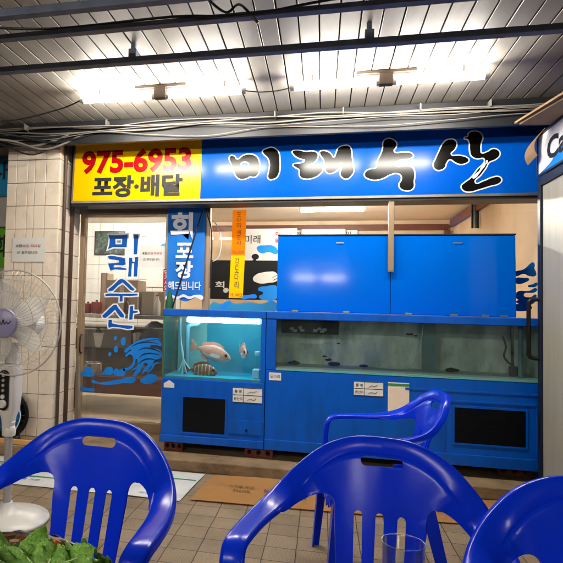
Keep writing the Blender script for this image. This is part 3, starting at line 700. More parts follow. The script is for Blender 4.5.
# flag banner
fl = thing('hanging_flag', 'blue cloth flag with white Korean letters hung between door and window', 'flag', (-1.12, 4.53, 1.2))
def flagf(u, v):
    x = -1.272+.318*u; z0 = 1.205+.018*math.sin(u*9); z = z0+(1.975-z0)*v
    return Vector((x, 4.530+.006*math.sin(u*7+v*3), z))
bm = NB(); gridsheet(bm, flagf, 24, 30); obj('cloth', thicken(bm, .0015), M['flag'], fl, smooth=True)
FY = 4.5185
obj('lettering', text('회', -1.245, -1.055, 1.70, 1.93, FY, .035), M['sign_w'], fl)
obj('lettering', text('포', -1.195, -1.045, 1.545, 1.672, FY, .035), M['sign_w'], fl)
obj('lettering', text('장', -1.195, -1.045, 1.375, 1.522, FY, .035), M['sign_w'], fl)
obj('lettering', text('해드립니다', -1.253, -.975, 1.282, 1.352, FY, .02), M['sign_w'], fl)
bm = shape([[[(-1.272, 1.222), (-1.22, 1.236), (-1.17, 1.226), (-1.12, 1.245), (-1.07, 1.228), (-1.02, 1.242), (-.956, 1.232), (-.956, 1.208), (-1.02, 1.222), (-1.07, 1.206), (-1.12, 1.222), (-1.17, 1.204), (-1.22, 1.214), (-1.272, 1.2)]]], FY, extrude=.0004)
obj('hem', bm, M['sign_w'], fl)
tag(obj('flag_pole', tube(NB(), [(-1.17, 4.36, 1.13), (-.985, 4.49, 1.88), (-.97, 4.50, 1.93)], .007, 8), M['blackplastic'], smooth=True),
    'thin black pole leaning across the blue flag', 'pole')
cable('cable', [(-.955, 4.545, 1.97), (-.935, 4.54, 1.90), (-.905, 4.535, 1.80), (-.895, 4.54, 1.65), (-.90, 4.54, 1.48), (-.90, 4.54, 1.30)], .006, 'cable_d', 'black cable hanging down beside the window post')
cable('cable', [(-.895, 4.545, 1.86), (-.845, 4.54, 1.80), (-.815, 4.54, 1.68), (-.835, 4.54, 1.56), (-.885, 4.545, 1.52)], .004, 'tubing', 'white cable looped inside the window corner')

# price strips
def strip(name, lab, x0, x1, z0, z1, mtl, words, price, skew):
    t = thing(name, lab, 'price sign', ((x0+x1)/2, 4.585, z0), group='paper price strips in the window')
    bm = NB(); gridsheet(bm, lambda u, v: Vector((x0+(x1-x0)*u+skew*(1-v), 4.586+.003*math.sin(v*5), z0+(z1-z0)*v)), 3, 16)
    obj('paper', bm, M[mtl], t, smooth=True)
    h = z1-z0; n = len(words)
    for i, w in enumerate(words):
        a, b = z1-h*(.04+.78*i/n), z1-h*(.04+.78*(i+1)/n)+.012
        obj('lettering', vtext(w, x0+.040+skew*.5, x1-.040+skew*.5, a, b, 4.5805, .0), M['ink'], t)
    obj('price', text(price, x0+.008+skew*.9, x1-.008+skew*.9, z0+.03*h, z0+.11*h, 4.5805, .01), M['redink'], t)
strip('price_strip', 'orange paper price strip hanging in the window', -.735, -.62, 1.575, 1.95, 'orange', ['도다리', '세꼬시'], '25,000', -.006)
strip('price_strip', 'yellow paper price strip hanging below the orange one in the window', -.741, -.626, 1.225, 1.574, 'yellow', ['강도다리'], '15,000', -.012)

# ---------------------------------------------------------------- interior
def wall(name, bm, m, lab): return tag(obj(name, bm, M[m]), lab, 'wall')
wall('interior_wall', bx(-1.9, 1.62, 7.50, 7.56, .079, 2.30), 'intwall', 'tan back wall of the shop interior behind the menu board')
wall('interior_wall', bx(1.56, 1.62, 4.66, 7.499, .079, 2.30), 'intwall', 'tan side wall of the shop interior beside the hood')
bm = NB()
box(bm, -4.5, -1.901, 7.49, 7.56, .079, 2.30)
wb = thing('tiled_wall', 'white tiled kitchen wall seen through the glass door', 'wall', (-3.2, 7.49, .08))
obj('backing', bm, M['wgrout'], wb)
bm = NB()
for i in range(13):
    for k in range(11):
        x0 = -4.5+.2*i; z0 = .1+.2*k; box(bm, x0+.0025, x0+.1975, 7.482, 7.489, z0+.0025, z0+.1975, bev=.0015, seg=1)
obj('tiles', bm, M['wtile'], wb)
wall('interior_wall', bx(-4.56, -4.501, 4.66, 7.489, .079, 2.30), 'plaster', 'plain plaster end wall of the kitchen')
wall('shop_wall', bx(-4.5, -2.56, 4.58, 4.655, .081, 2.56), 'plaster', 'plaster front wall of the neighbouring shop')
structure('interior_ceiling', bx(-4.56, 1.62, 4.66, 7.56, 2.302, 2.36), M['intceil'], local=True)
bm = NB(); box(bm, -1.899, 1.50, 7.455, 7.498, 2.17, 2.245, bev=.004); box(bm, 1.515, 1.558, 4.665, 7.453, 2.20, 2.29, bev=.004)
box(bm, 1.46, 1.512, 7.44, 7.498, .08, 2.168, bev=.003)
tag(obj('wall_moulding', bm, M['wood_d']), 'dark red wooden moulding along the top of the interior walls', 'moulding')
# front wall above the window (behind the sign)
wall('shop_wall', bx(-2.07, 4.4, 4.565, 4.655, 2.035, 2.56), 'plaster', 'plain wall above the shop window behind the sign')
wall('shop_wall', bx(1.665, 4.4, 4.565, 4.655, .081, 2.034), 'plaster', 'plain wall beside the drinks fridge')

# interior lamps
def inlamp(x, y, z, L, lab, m='inlamp'):
    t = thing('interior_light', lab, 'light', (x, y, z), group='fluorescent lights inside the shop')
    obj('fluorescent_tube', tube(NB(), [(x-L/2, y, z), (x+L/2, y, z)], .014, 12), M[m], t, smooth=True)
    obj('batten', box(NB(), x-L/2-.02, x+L/2+.02, y-.016, y+.016, z+.03, z+.05, bev=.004), M['white_plastic'], t)
    for e in (-.4, .4): obj('hanger_rod', bx(x+e*L-.004, x+e*L+.004, y-.004, y+.004, z+.0505, 2.3015), M['white_plastic'], t)
    for e in (-1, 1): obj('end_cap', bx(x+e*(L/2+.012)-.012, x+e*(L/2+.012)+.012, y-.016, y+.016, z-.018, z+.0295), M['white_plastic'], t)
inlamp(.08, 5.9, 2.165, .62, 'lit fluorescent light hanging under the cream ceiling behind the blue hood', 'inlamp2')
inlamp(-2.6, 6.3, 2.235, 1.15, 'lit fluorescent light in the kitchen seen through the glass door')

# air conditioner hanging on the back wall
ac = thing('air_conditioner', 'white air conditioner on the back wall above the blue hood', 'air conditioner', (-.05, 7.3, 2.0))
obj('body', box(NB(), -.28, .27, 7.25, 7.495, 1.93, 2.165, bev=.02), M['white_plastic'], ac)
obj('louvre', box(NB(), -.25, .24, 7.242, 7.249, 1.955, 1.99, bev=.001), M['wgrout'], ac)

# menu board with a fish drawing, black display panel
mb = thing('menu_board', 'white menu board with small black lettering on the back wall', 'menu board', (-.4, 7.44, 1.6))
obj('panel', box(NB(), -1.10, .42, 7.415, 7.45, 1.52, 2.168, bev=.004), M['board_w'], mb)
obj('lettering', text('미래', -.98, -.76, 1.985, 2.09, 7.4135, .01), M['ink'], mb)
obj('lettering', text('모듬회 도다리 우럭 광어', -.52, .34, 2.10, 2.15, 7.4135, .01), M['ink'], mb)
obj('lettering', text('회', -.66, -.60, 2.08, 2.135, 7.4135, .02), M['redink'], mb)
obj('lettering', text('물', -.66, -.60, 1.98, 2.035, 7.4135, .02), M['redink'], mb)
kp = thing('display_panel', 'black panel with white and blue fish drawings behind the window', 'display panel', (-.8, 6.55, 1.24))
KY = 6.55
obj('panel', bx(-1.32, -.34, KY, KY+.03, 1.24, 1.700, bev=.003), M['board_k'], kp)
obj('fish_drawing', shape([[[(-0.794,1.479),(-0.754,1.537),(-0.682,1.560),(-0.614,1.570),(-0.535,1.562),(-0.505,1.483),(-0.533,1.456),(-0.612,1.441),(-0.679,1.431),(-0.747,1.441)]],
                           [[(-1.137,1.359),(-1.109,1.373),(-1.079,1.356),(-1.090,1.325),(-1.132,1.322)]]], KY-.001, extrude=.0005), M['board_w'], kp)
obj('fish_drawing', shape([[[(-0.734,1.362),(-0.633,1.402),(-0.510,1.397),(-0.508,1.280),(-0.552,1.239),(-0.630,1.237),(-0.721,1.276),(-0.672,1.322)]]], KY-.001, extrude=.0005), M['wave'], kp)
bm = NB()
for a, b, r_ in (((-.56, 1.47), (-.44, 1.53), .004), ((-.55, 1.44), (-.42, 1.49), .004), ((-.53, 1.42), (-.40, 1.45), .004), ((-.57, 1.50), (-.47, 1.555), .003)):
    tube(bm, [(a[0], KY-.002, a[1]), (b[0], KY-.002, b[1])], r_, 5)
obj('fin_lines', bm, M['board_k'], kp)
obj('lettering', text('회', -1.24, -1.13, 1.37, 1.45, KY-.001, .02), M['paper'], kp)
# fish poster just behind the hood
fp = thing('fish_poster', 'white poster with a blue wave and white fish behind the orange strip', 'poster', (-.5, 6.58, 1.5))
obj('sheet', bx(-.96, -.30, 6.58, 6.586, 1.60, 2.075), M['board_w'], fp)
obj('wave_drawing', shape([[[(-0.759,1.855),(-0.668,1.880),(-0.543,1.860),(-0.519,1.785),(-0.621,1.800),(-0.707,1.786),(-0.745,1.811)]]], 6.579, extrude=.0004), M['wave'], fp)
obj('fish_drawing', shape([[[(-0.811,1.699),(-0.775,1.715),(-0.755,1.664),(-0.704,1.619),(-0.674,1.585),(-0.731,1.578),(-0.782,1.623)]],
                           [[(-0.683,1.683),(-0.619,1.666),(-0.550,1.616),(-0.554,1.602),(-0.618,1.643),(-0.682,1.670)]],
                           [[(-0.815,1.761),(-0.746,1.770),(-0.738,1.729),(-0.807,1.722)]]], 6.579, extrude=.0004), M['board_k'], fp)

obj('lettering', text('미래', -.90, -.72, 1.90, 2.00, 6.578, .01), M['ink'], fp)
obj('lettering', text('회', -.55, -.50, 1.99, 2.04, 6.578, .02), M['redink'], fp)
obj('lettering', text('물', -.55, -.50, 1.91, 1.96, 6.578, .02), M['redink'], fp)
# kitchen seen through the door
st = thing('prep_table', 'stainless steel kitchen table behind the glass door', 'table', (-2.1, 5.9, .08))
obj('table_top', box(NB(), -2.85, -1.45, 5.65, 6.25, 1.0, 1.04, bev=.004), M['steel'], st)
obj('shelf', box(NB(), -2.82, -1.48, 5.68, 6.22, .66, .68, bev=.003), M['dkmetal'], st)
obj('shelf', box(NB(), -2.82, -1.48, 5.68, 6.22, .90, .915, bev=.003), M['steel'], st)
for x in (-2.8, -1.5):
    for y in (5.70, 6.20):
        obj('leg', tube(NB(), [(x, y, .081), (x, y, .999)], .02, 8), M['steel'], st, smooth=True)
bm = NB(); box(bm, -2.78, -1.55, 6.225, 6.24, .30, .89); obj('back_panel', bm, M['crate'], st)
bn = thing('wooden_bench', 'reddish brown wooden bench low behind the glass door', 'bench', (-2.1, 5.4, .08))
obj('seat_board', box(NB(), -2.55, -1.35, 5.35, 5.60, .38, .42, bev=.004), M['wood_d'], bn)
obj('apron', box(NB(), -2.52, -1.38, 5.37, 5.385, .25, .379, bev=.003), M['wood_d'], bn)
for x in (-2.47, -1.43):
    obj('leg', bx(x-.03, x+.03, 5.40, 5.55, .081, .379), M['wood_d'], bn)
def carton(x0, x1, y0, y1, z0, z1, lab):
    t = thing('cardboard_box', lab, 'box', ((x0+x1)/2, (y0+y1)/2, z0), group='cardboard boxes in the kitchen')
    obj('carton', box(NB(), x0, x1, y0, y1, z0, z1, bev=.006), M['carton'], t)
    obj('tape', bx((x0+x1)/2-.025, (x0+x1)/2+.025, y0-.0015, y0-.0003, z0+.01, z1-.01), M['intceil'], t)
carton(-2.46, -2.38, 6.0, 6.2, 1.041, 1.50, 'narrow orange brown carton upright on the steel table')
carton(-2.35, -1.98, 5.9, 6.2, 1.041, 1.42, 'pale cardboard box on the steel table behind the blue letters')
carton(-1.95, -1.62, 5.95, 6.2, 1.041, 1.30, 'smaller cardboard box on the steel table by the door edge')
for x, y, r, h, lab in ((-2.56, 5.9, .05, .11, 'dark red pot on the steel table, further from the cartons'), (-2.44, 5.86, .06, .13, 'bright red pot on the steel table in front of the cartons')):
    t = thing('enamel_pot', lab, 'pot', (x, y, 1.041), group='red pots on the kitchen table')
    obj('body', lathe(NB(), [(0, 0), (r*.8, 0), (r, h*.3), (r, h*.8), (r*.9, h), (0, h)], (x, y, 1.041), n=20), M['pot'], t, smooth=True)
    obj('lid_knob', lathe(NB(), [(0, h+.001), (.012, h+.001), (.015, h+.015), (0, h+.022)], (x, y, 1.041), n=12), M['blackplastic'], t, smooth=True)
t = thing('wall_picture', 'dark green picture on the white tiled kitchen wall', 'picture', (-3.0, 7.46, 1.87))
obj('frame', box(NB(), -3.17, -2.72, 7.455, 7.481, 1.84, 2.18, bev=.004), M['blackplastic'], t)
obj('print', bx(-3.15, -2.74, 7.452, 7.4545, 1.86, 2.16), M['picture'], t)
t = thing('wall_poster', 'pale poster with a blue shape on the kitchen wall behind the notice', 'poster', (-2.0, 7.46, 1.5))
obj('sheet', bx(-2.38, -1.92, 7.46, 7.481, 1.40, 2.16), M['board_w'], t)
obj('drawing', shape([[[(-2.2, 1.95), (-2.1, 2.02), (-1.97, 2.12), (-1.94, 2.05), (-1.98, 1.95), (-2.08, 1.92)]]], 7.458, extrude=.0005), M['wave'], t)
# black bag under the table, dark crates on the shelf
def blob(bm, c, r, seed, n=3, amp=.12):
    t = bmesh.new(); bmesh.ops.create_icosphere(t, subdivisions=n, radius=1)
    rnd = random.Random(seed); ph = [rnd.uniform(0, 6) for _ in range(6)]
    for v in t.verts:
        d = 1+amp*(math.sin(v.co.x*4+ph[0])*math.sin(v.co.y*5+ph[1])+.6*math.sin(v.co.z*7+ph[2])*math.sin(v.co.x*8+ph[3]))
        v.co = Vector((c[0]+v.co.x*r[0]*d, c[1]+v.co.y*r[1]*d, max(c[2]-r[2]*.9, c[2]+v.co.z*r[2]*d)))
    merge(bm, t); return bm
tag(obj('rubbish_bag', blob(NB(), (-1.72, 5.78, .70), (.22, .16, .27), 3), M['bag'], smooth=True), 'bulging black plastic bag on the bench behind the wave film', 'bag')
for x, lab in ((-2.55, 'dark plastic crate nearest the door handle on the shelf under the steel table'), (-2.15, 'dark plastic crate in the middle of the shelf under the steel table')):
    t = thing('plastic_crate', lab, 'crate', (x, 5.9, .681), group='crates under the kitchen table')
    bm = NB(); box(bm, x-.17, x+.17, 5.72, 6.1, .681, .71); box(bm, x-.17, x+.17, 5.72, 5.74, .711, .87); box(bm, x-.17, x+.17, 6.08, 6.1, .711, .87)
    obj('walls', bm, M['crate'], t); obj('rim', box(NB(), x-.18, x+.18, 5.71, 5.73, .872, .885), M['steel'], t)
def bottle(x, y, z, h, m, lab):
    t = thing('sauce_bottle', lab, 'bottle', (x, y, z), group='bottles in the kitchen')
    obj('body', lathe(NB(), [(0, 0), (.032, 0), (.034, .01), (.034, h*.6), (.014, h*.78), (.013, h*.93), (0, h*.93)], (x, y, z), n=18), M[m], t, smooth=True)
    obj('cap', lathe(NB(), [(0, h*.931), (.016, h*.931), (.016, h), (0, h)], (x, y, z), n=14), M['pot'], t, smooth=True)
bottle(-2.68, 5.80, 1.041, .24, 'bottle', 'brown sauce bottle at the end of the steel table behind the door frame')
bottle(-1.72, 5.80, 1.041, .22, 'cloth_w', 'white sauce bottle in front of the smaller cardboard box')
bottle(-2.06, 5.78, 1.041, .19, 'bottle', 'short brown bottle in front of the pale cardboard box')
for x, z, r, h, m, lab in ((-2.35, .681, .10, .15, 'cloth_w', 'white plastic tub between the crates under the steel table'), (-1.92, .681, .09, .17, 'steel', 'steel pot under the steel table beside the rubbish bag'),
                           (-2.3, .421, .11, .12, 'steel', 'wide steel basin on the low wooden bench')):
    t = thing('kitchen_tub', lab, 'tub', (x, 5.62 if z > .5 else 5.47, z), group='tubs and pots below the steel table')
    yy = 5.80 if z > .5 else 5.47
    obj('body', lathe(NB(), [(0, 0), (r*.85, 0), (r, h), (r*.95, h), (r*.8, .006), (0, .006)], (x, yy, z), n=28), M[m], t, smooth=True)
    obj('rim', ring(NB(), (x, yy, z+h), r*.99, .005, 'z', 32, 6), M[m], t, smooth=True)
tag(obj('broom_stick', tube(NB(), [(-2.02, 4.50, .70), (-1.97, 4.44, .082)], .009, 8), M['cable_w'], smooth=True), 'thin pale stick leaning on the bottom of the door frame', 'stick')
bm = NB(); box(bm, 1.66, 1.70, 6.40, 6.44, 1.2, 2.3)
t = thing('hanging_towel', 'dark grey cloth strip hanging from the ceiling by the tan side wall', 'cloth', (1.52, 6.3, 2.0))
bm = NB(); gridsheet(bm, lambda u, v: Vector((1.475+.075*u, 6.25+.012*math.sin(u*8), 2.02+.278*v)), 10, 6)
obj('cloth', thicken(bm, .004), M['dkmetal'], t, smooth=True)

# green rolled parasol between the door and the tank
gp = thing('rolled_parasol', 'rolled green parasol standing between the door and the small tank', 'parasol', (-1.21, 4.40, .08))
obj('cloth', lathe(NB(), [(0, .35), (.02, .36), (.035, .6), (.045, .95), (.03, 1.10), (.012, 1.19), (0, 1.19)], (-1.21, 4.42, .081), n=14), M['green'], gp, smooth=True)
obj('pole', tube(NB(), [(-1.21, 4.42, .081), (-1.21, 4.42, .44)], .012, 8), M['alu'], gp, smooth=True)

# ---------------------------------------------------------------- fish tanks
TF, TB = 4.05, 4.50
def label_sticker(parent, x0, x1, z0, z1, Y):
    p = obj('label', bx(x0, x1, Y-.002, Y-.0003, z0, z1), M['paper'], parent)
    bm = NB(); w = x1-x0; h = z1-z0
    box(bm, x0+.01*w, x0+.99*w, Y-.0026, Y-.0021, z0+.48*h, z0+.52*h); box(bm, x0+.36*w, x0+.375*w, Y-.0032, Y-.0027, z0+.04*h, z0+.96*h)
    for z in (.0, .96): box(bm, x0, x1, Y-.0026, Y-.0021, z0+z*h, z0+(z+.04)*h)
    obj('ruling', bm, M['ink'], p)
    obj('lettering', text('품 명', x0+.06*w, x0+.30*w, z0+.63*h, z0+.84*h, Y-.0027, .012), M['ink'], p)
    obj('lettering', text('원산지', x0+.04*w, x0+.33*w, z0+.15*h, z0+.36*h, Y-.0027, .012), M['ink'], p)
    bm = tube(NB(), spline([(x0+.5*w, Y-.003, z0+.62*h), (x0+.62*w, Y-.003, z0+.74*h), (x0+.7*w, Y-.003, z0+.70*h), (x0+.82*w, Y-.003, z0+.82*h)], 4), .0012, 4)
    tube(bm, spline([(x0+.5*w, Y-.003, z0+.16*h), (x0+.6*w, Y-.003, z0+.28*h), (x0+.72*w, Y-.003, z0+.2*h), (x0+.8*w, Y-.003, z0+.34*h)], 4), .0012, 4)
    obj('handwriting', bm, M['ink'], p)

def water_mat(name, tint):
    m = bpy.data.materials.new(name); m.use_nodes = True
    N = m.node_tree.nodes; L = m.node_tree.links
    for n in list(N): N.remove(n)
    o = N.new('ShaderNodeOutputMaterial'); t = N.new('ShaderNodeBsdfTransparent'); t.inputs['Color'].default_value = (*tint, 1)
    g = N.new('ShaderNodeBsdfGlossy'); g.inputs['Roughness'].default_value = .05; mx = N.new('ShaderNodeMixShader'); mx.inputs['Fac'].default_value = .03
    L.new(t.outputs[0], mx.inputs[1]); L.new(g.outputs[0], mx.inputs[2]); L.new(mx.outputs[0], o.inputs['Surface']); return m
M['water_c'] = water_mat('cyan_water', (.74, .95, .98)); M['water_g'] = water_mat('murky_water', (.93, .975, .965))

def vent(parent, x0, x1, z0, z1, Y):
    f = NB()
    for a in ((x0-.012, x1+.012, z1, z1+.012), (x0-.012, x1+.012, z0-.012, z0)): box(f, a[0], a[1], Y-.006, Y-.0005, a[2], a[3])
    for a in ((x0-.012, x0), (x1, x1+.012)): box(f, a[0], a[1], Y-.006, Y-.0005, z0+.0005, z1-.0005)
    v = obj('vent_panel', bx(x0+.0005, x1-.0005, Y-.003, Y-.0005, z0+.0005, z1-.0005), M['vent'], parent)
    obj('vent_frame', f, M['tankblue'], v)
    bm = NB()
    for k in range(1, int((z1-z0)/.03)):
        box(bm, x0+.004, x1-.004, Y-.0036, Y-.0031, z0+k*.03, z0+k*.03+.002)
    obj('mesh_bars', bm, M['vent_bar'], v)

sm = thing('fish_tank', 'smaller bright blue fish tank with red fish and a lamp', 'fish tank', (-.77, 4.28, .15), group='blue fish tanks in front of the shop')
X0, X1 = -1.15, -.392
bm = NB(); box(bm, X0, X1, TF, TB, .15, .615, bev=.006)
obj('cabinet', bm, M['tankblue'], sm)
obj('plinth', box(NB(), X0-.006, X1+.001, TF-.012, TF-.0005, .152, .205, bev=.003), M['tankblue'], sm)
obj('lid', box(NB(), X0-.005, X1, TF-.004, TB, 1.072, 1.125, bev=.005), M['tankblue'], sm)
obj('corner_post', box(NB(), -.425, X1, TF, TF+.05, .616, 1.071, bev=.003), M['tankblue'], sm)
obj('back_wall', bx(X0+.004, X1-.002, TB-.03, TB-.002, .616, 1.071), M['tankback'], sm)
obj('side_wall', bx(X1-.012, X1-.003, TF+.052, TB-.032, .616, 1.071), M['tankback'], sm)
obj('glare_board', bx(X0+.012, -.90, TB-.045, TB-.0335, .635, 1.07), M['tankpale'], sm)  # added pale board: the glare at this end is put into its colour
obj('tank_floor', bx(X0+.01, X1-.014, TF+.014, TB-.032, .6162, .632), M['tankfloor'], sm)
obj('front_glass', bx(X0+.009, -.4255, TF+.004, TF+.011, .6165, 1.0715), M['tankglass'], sm)
obj('side_glass', bx(X0+.001, X0+.008, TF+.004, TB-.031, .6165, 1.0715), M['tankglass'], sm)
obj('glass_edge', bx(X0+.0005, X0+.0085, TF+.0005, TF+.0035, .6165, 1.0715), M['edge_green'], sm)
obj('water', bx(X0+.012, X1-.015, TF+.015, TB-.033, .634, 1.02), M['water_c'], sm)
bm = NB(); tube(bm, [(-.98, TF+.05, 1.048), (-.44, TF+.05, 1.048)], .017, 12)
obj('lamp', bm, M['tanklamp'], sm, smooth=True)
vent(sm, -.985, -.672, .232, .485, TF)
label_sticker(sm, -.619, -.409, .468, .576, TF)
obj('drawer_front', box(NB(), -.645, -.405, TF-.006, TF-.0005, .245, .345, bev=.002), M['tankblue'], sm)
obj('drawer_lock', lathe(NB(), [(0, -.010), (.010, -.010), (.010, 0), (0, 0)], (-.515, TF-.0065, .275), 'y', 14), M['blackplastic'], sm)
pv = NB(); tube(pv, spline([(-.90, 4.22, 1.07), (-.92, 4.2, 1.02), (-.985, 4.19, 1.0), (-1.0, 4.19, .94), (-1.0, 4.19, .70)], 6), .018, 10)
obj('pipe', pv, M['pvc'], sm, smooth=True)
al = NB()
for k, (bx_, bz) in enumerate(((-1.045, .66), (-.985, .65), (-.96, .68), (-1.02, .635))):
    tube(al, spline([(-1.045, 4.15, 1.06), (-1.04, 4.15, .9), (-1.015, 4.14, .76), (bx_, 4.13, bz)], 6), .0045, 6)
obj('air_line', al, M['tubing'], sm, smooth=True)
fl_ = NB(); box(fl_, -.475, -.44, 4.12, 4.16, .80, .83, bev=.004); box(fl_, -.49, -.44, 4.12, 4.2, .634, .70, bev=.006)
obj('filter', fl_, M['tubing'], sm)
mk = obj('maker_sticker', shape([[[(-1.135, .545), (-1.055, .545), (-1.055, .575), (-1.095, .60), (-1.135, .575)]]], TF-.0012, extrude=.0006, smooth=False), M['paper'], sm)

bg = thing('fish_tank', 'long blue fish tank with murky glass under the blue hood', 'fish tank', (.48, 4.28, .15), group='blue fish tanks in front of the shop')
X0, X1 = -.388, 1.42
obj('cabinet', box(NB(), X0, X1, TF, TB+.05, .15, .712, bev=.006), M['tankblue'], bg)
obj('plinth', box(NB(), X0+.001, X1, TF-.012, TF-.0005, .152, .225, bev=.003), M['tankblue'], bg)
obj('lid', box(NB(), X0, X1, TF-.004, TB+.05, 1.072, 1.125, bev=.005), M['tankblue'], bg)
obj('corner_post', box(NB(), X0, -.318, TF, TF+.05, .713, 1.071, bev=.003), M['tankblue'], bg)
obj('back_wall', bx(X0+.004, X1-.004, TB-.03, TB-.002, .713, 1.071), M['tankstain'], bg)
obj('side_wall', bx(X0+.004, X0+.012, TF+.052, TB-.032, .713, 1.071), M['tankback'], bg)
obj('side_wall', bx(X1-.012, X1-.004, TF+.004, TB-.032, .713, 1.071), M['tankstain'], bg)
obj('tank_floor', bx(X0+.014, X1-.014, TF+.014, TB-.032, .7132, .728), M['tankfloor_g'], bg)
obj('front_glass', bx(-.3175, X1-.013, TF+.004, TF+.011, .7135, 1.0715), M['tankglass'], bg)
obj('glass_edge', bx(-.317, X1-.014, TF-.002, TF+.0035, .713, .722), M['edge_teal'], bg)
obj('water', bx(X0+.016, X1-.016, TF+.015, TB-.033, .730, 1.055), M['water_g'], bg)
obj('foam_block', box(NB(), -.30, .12, 4.30, 4.46, .965, 1.068, bev=.01), M['foam_k'], bg)
obj('divider', bx(.72, .80, 4.38, 4.466, .731, 1.069), M['pvc'], bg)
pv = NB(); tube(pv, spline([(1.245, 4.2, 1.07), (1.25, 4.2, .95), (1.25, 4.2, .85), (1.255, 4.2, .75)], 6), .010, 8)
tube(pv, spline([(1.19, 4.2, 1.0), (1.21, 4.2, .93), (1.2, 4.2, .86), (1.25, 4.2, .80)], 6), .007, 8); box(pv, 1.23, 1.28, 4.18, 4.22, .735, .80, bev=.006)
obj('pipe', pv, M['foam_k'], bg, smooth=True)
bm = NB(); tube(bm, [(1.285, 4.15, 1.07), (1.285, 4.15, .74)], .016, 8); obj('pipe', bm, M['pvc'], bg, smooth=True)
bm = NB()
for x, z, s in ((.05, .775, .018), (.09, .745, .03), (.02, .80, .012), (.12, .90, .008), (.62, .985, .016), (.66, .975, .010), (-.2, .742, .03), (.3, .742, .022), (.9, .742, .03)):
    blob(bm, (x, 4.35, z), (s*1.5, s*.6, s*.5), int(x*100), 2, .3)
obj('silt', bm, M['foam_k'], bg, smooth=True)
vent(bg, .858, 1.283, .297, .527, TF)
label_sticker(bg, .218, .409, .567, .664, TF)
pn = obj('paper_label', bx(.44, .576, TF-.002, TF-.0003, .457, .669), M['intceil'], bg)
obj('strip', bx(.44, .576, TF-.003, TF-.0021, .645, .662), M['greenink'], pn)
obj('small_label', bx(-.363, -.278, TF-.002, TF-.0003, .64, .694), M['paper'], bg)
obj('lettering', text('도다리', -.355, -.287, .655, .68, TF-.0024, .01), M['ink'], bg)
bm = NB(); box(bm, .79, 1.35, TF-.006, TF-.0005, .56, .575, bev=.002); box(bm, .79, .80, TF-.006, TF-.0005, .245, .559); box(bm, 1.345, 1.36, TF-.006, TF-.0005, .245, .559)
box(bm, .55, 1.40, TF-.005, TF-.0003, .625, .64, bev=.002)
obj('door_trim', bm, M['tankblue'], bg)

bm = NB()
for x, z in ((-.22, 1.0), (-.20, .985), (-.16, 1.01), (-.145, .99), (-.02, 1.005), (.0, .985), (.015, 1.0), (-.05, .99)):
    blob(bm, (x, 4.295, z), (.016, .006, .012), int(x*977), 2, .4)
obj('lime_spots', bm, M['wgrout'], bg, smooth=True)
obj('air_line', tube(NB(), spline([(.70, 4.3, 1.06), (.69, 4.3, .95), (.66, 4.32, .82), (.60, 4.33, .742), (.40, 4.33, .739)], 6), .004, 6), M['tubing'], bg, smooth=True)

# insulated blue hood standing on the long tank
hd = thing('tank_hood', 'tall glossy blue hood panel standing on top of the long tank', 'hood', (.48, 4.30, 1.126))
def hoodbm(x0, x1, inset=0):
    bm = NB(); t = bmesh.new(); bmesh.ops.create_cube(t, size=1)
    for v in t.verts:
        x = x0 if v.co.x < 0 else x1; top = v.co.z > 0; fr = v.co.y < 0
        v.co = Vector((x, (4.295+(.023 if top else 0)) if fr else 4.44, 1.70 if top else 1.127))
    bmesh.ops.bevel(t, geom=t.edges[:], offset=.006, segments=2, affect='EDGES', profile=.5); merge(bm, t); return bm
obj('front_panel', hoodbm(-.338, .479), M['hood'], hd)
obj('front_panel', hoodbm(.481, 1.305), M['hood'], hd)
obj('top_trim', box(NB(), -.34, 1.307, 4.312, 4.445, 1.7015, 1.712, bev=.002), M['dark_trim'], hd)
for x in (-.20, .17, .60, .90, 1.10, 1.22): obj('hinge', bx(x-.022, x+.022, 4.262, 4.294, 1.1265, 1.140, bev=.002), M['alu'], hd)
for x in (.12, .93): obj('latch', bx(x-.03, x+.03, 4.310, 4.320, 1.64, 1.65, bev=.001), M['alu'], hd)

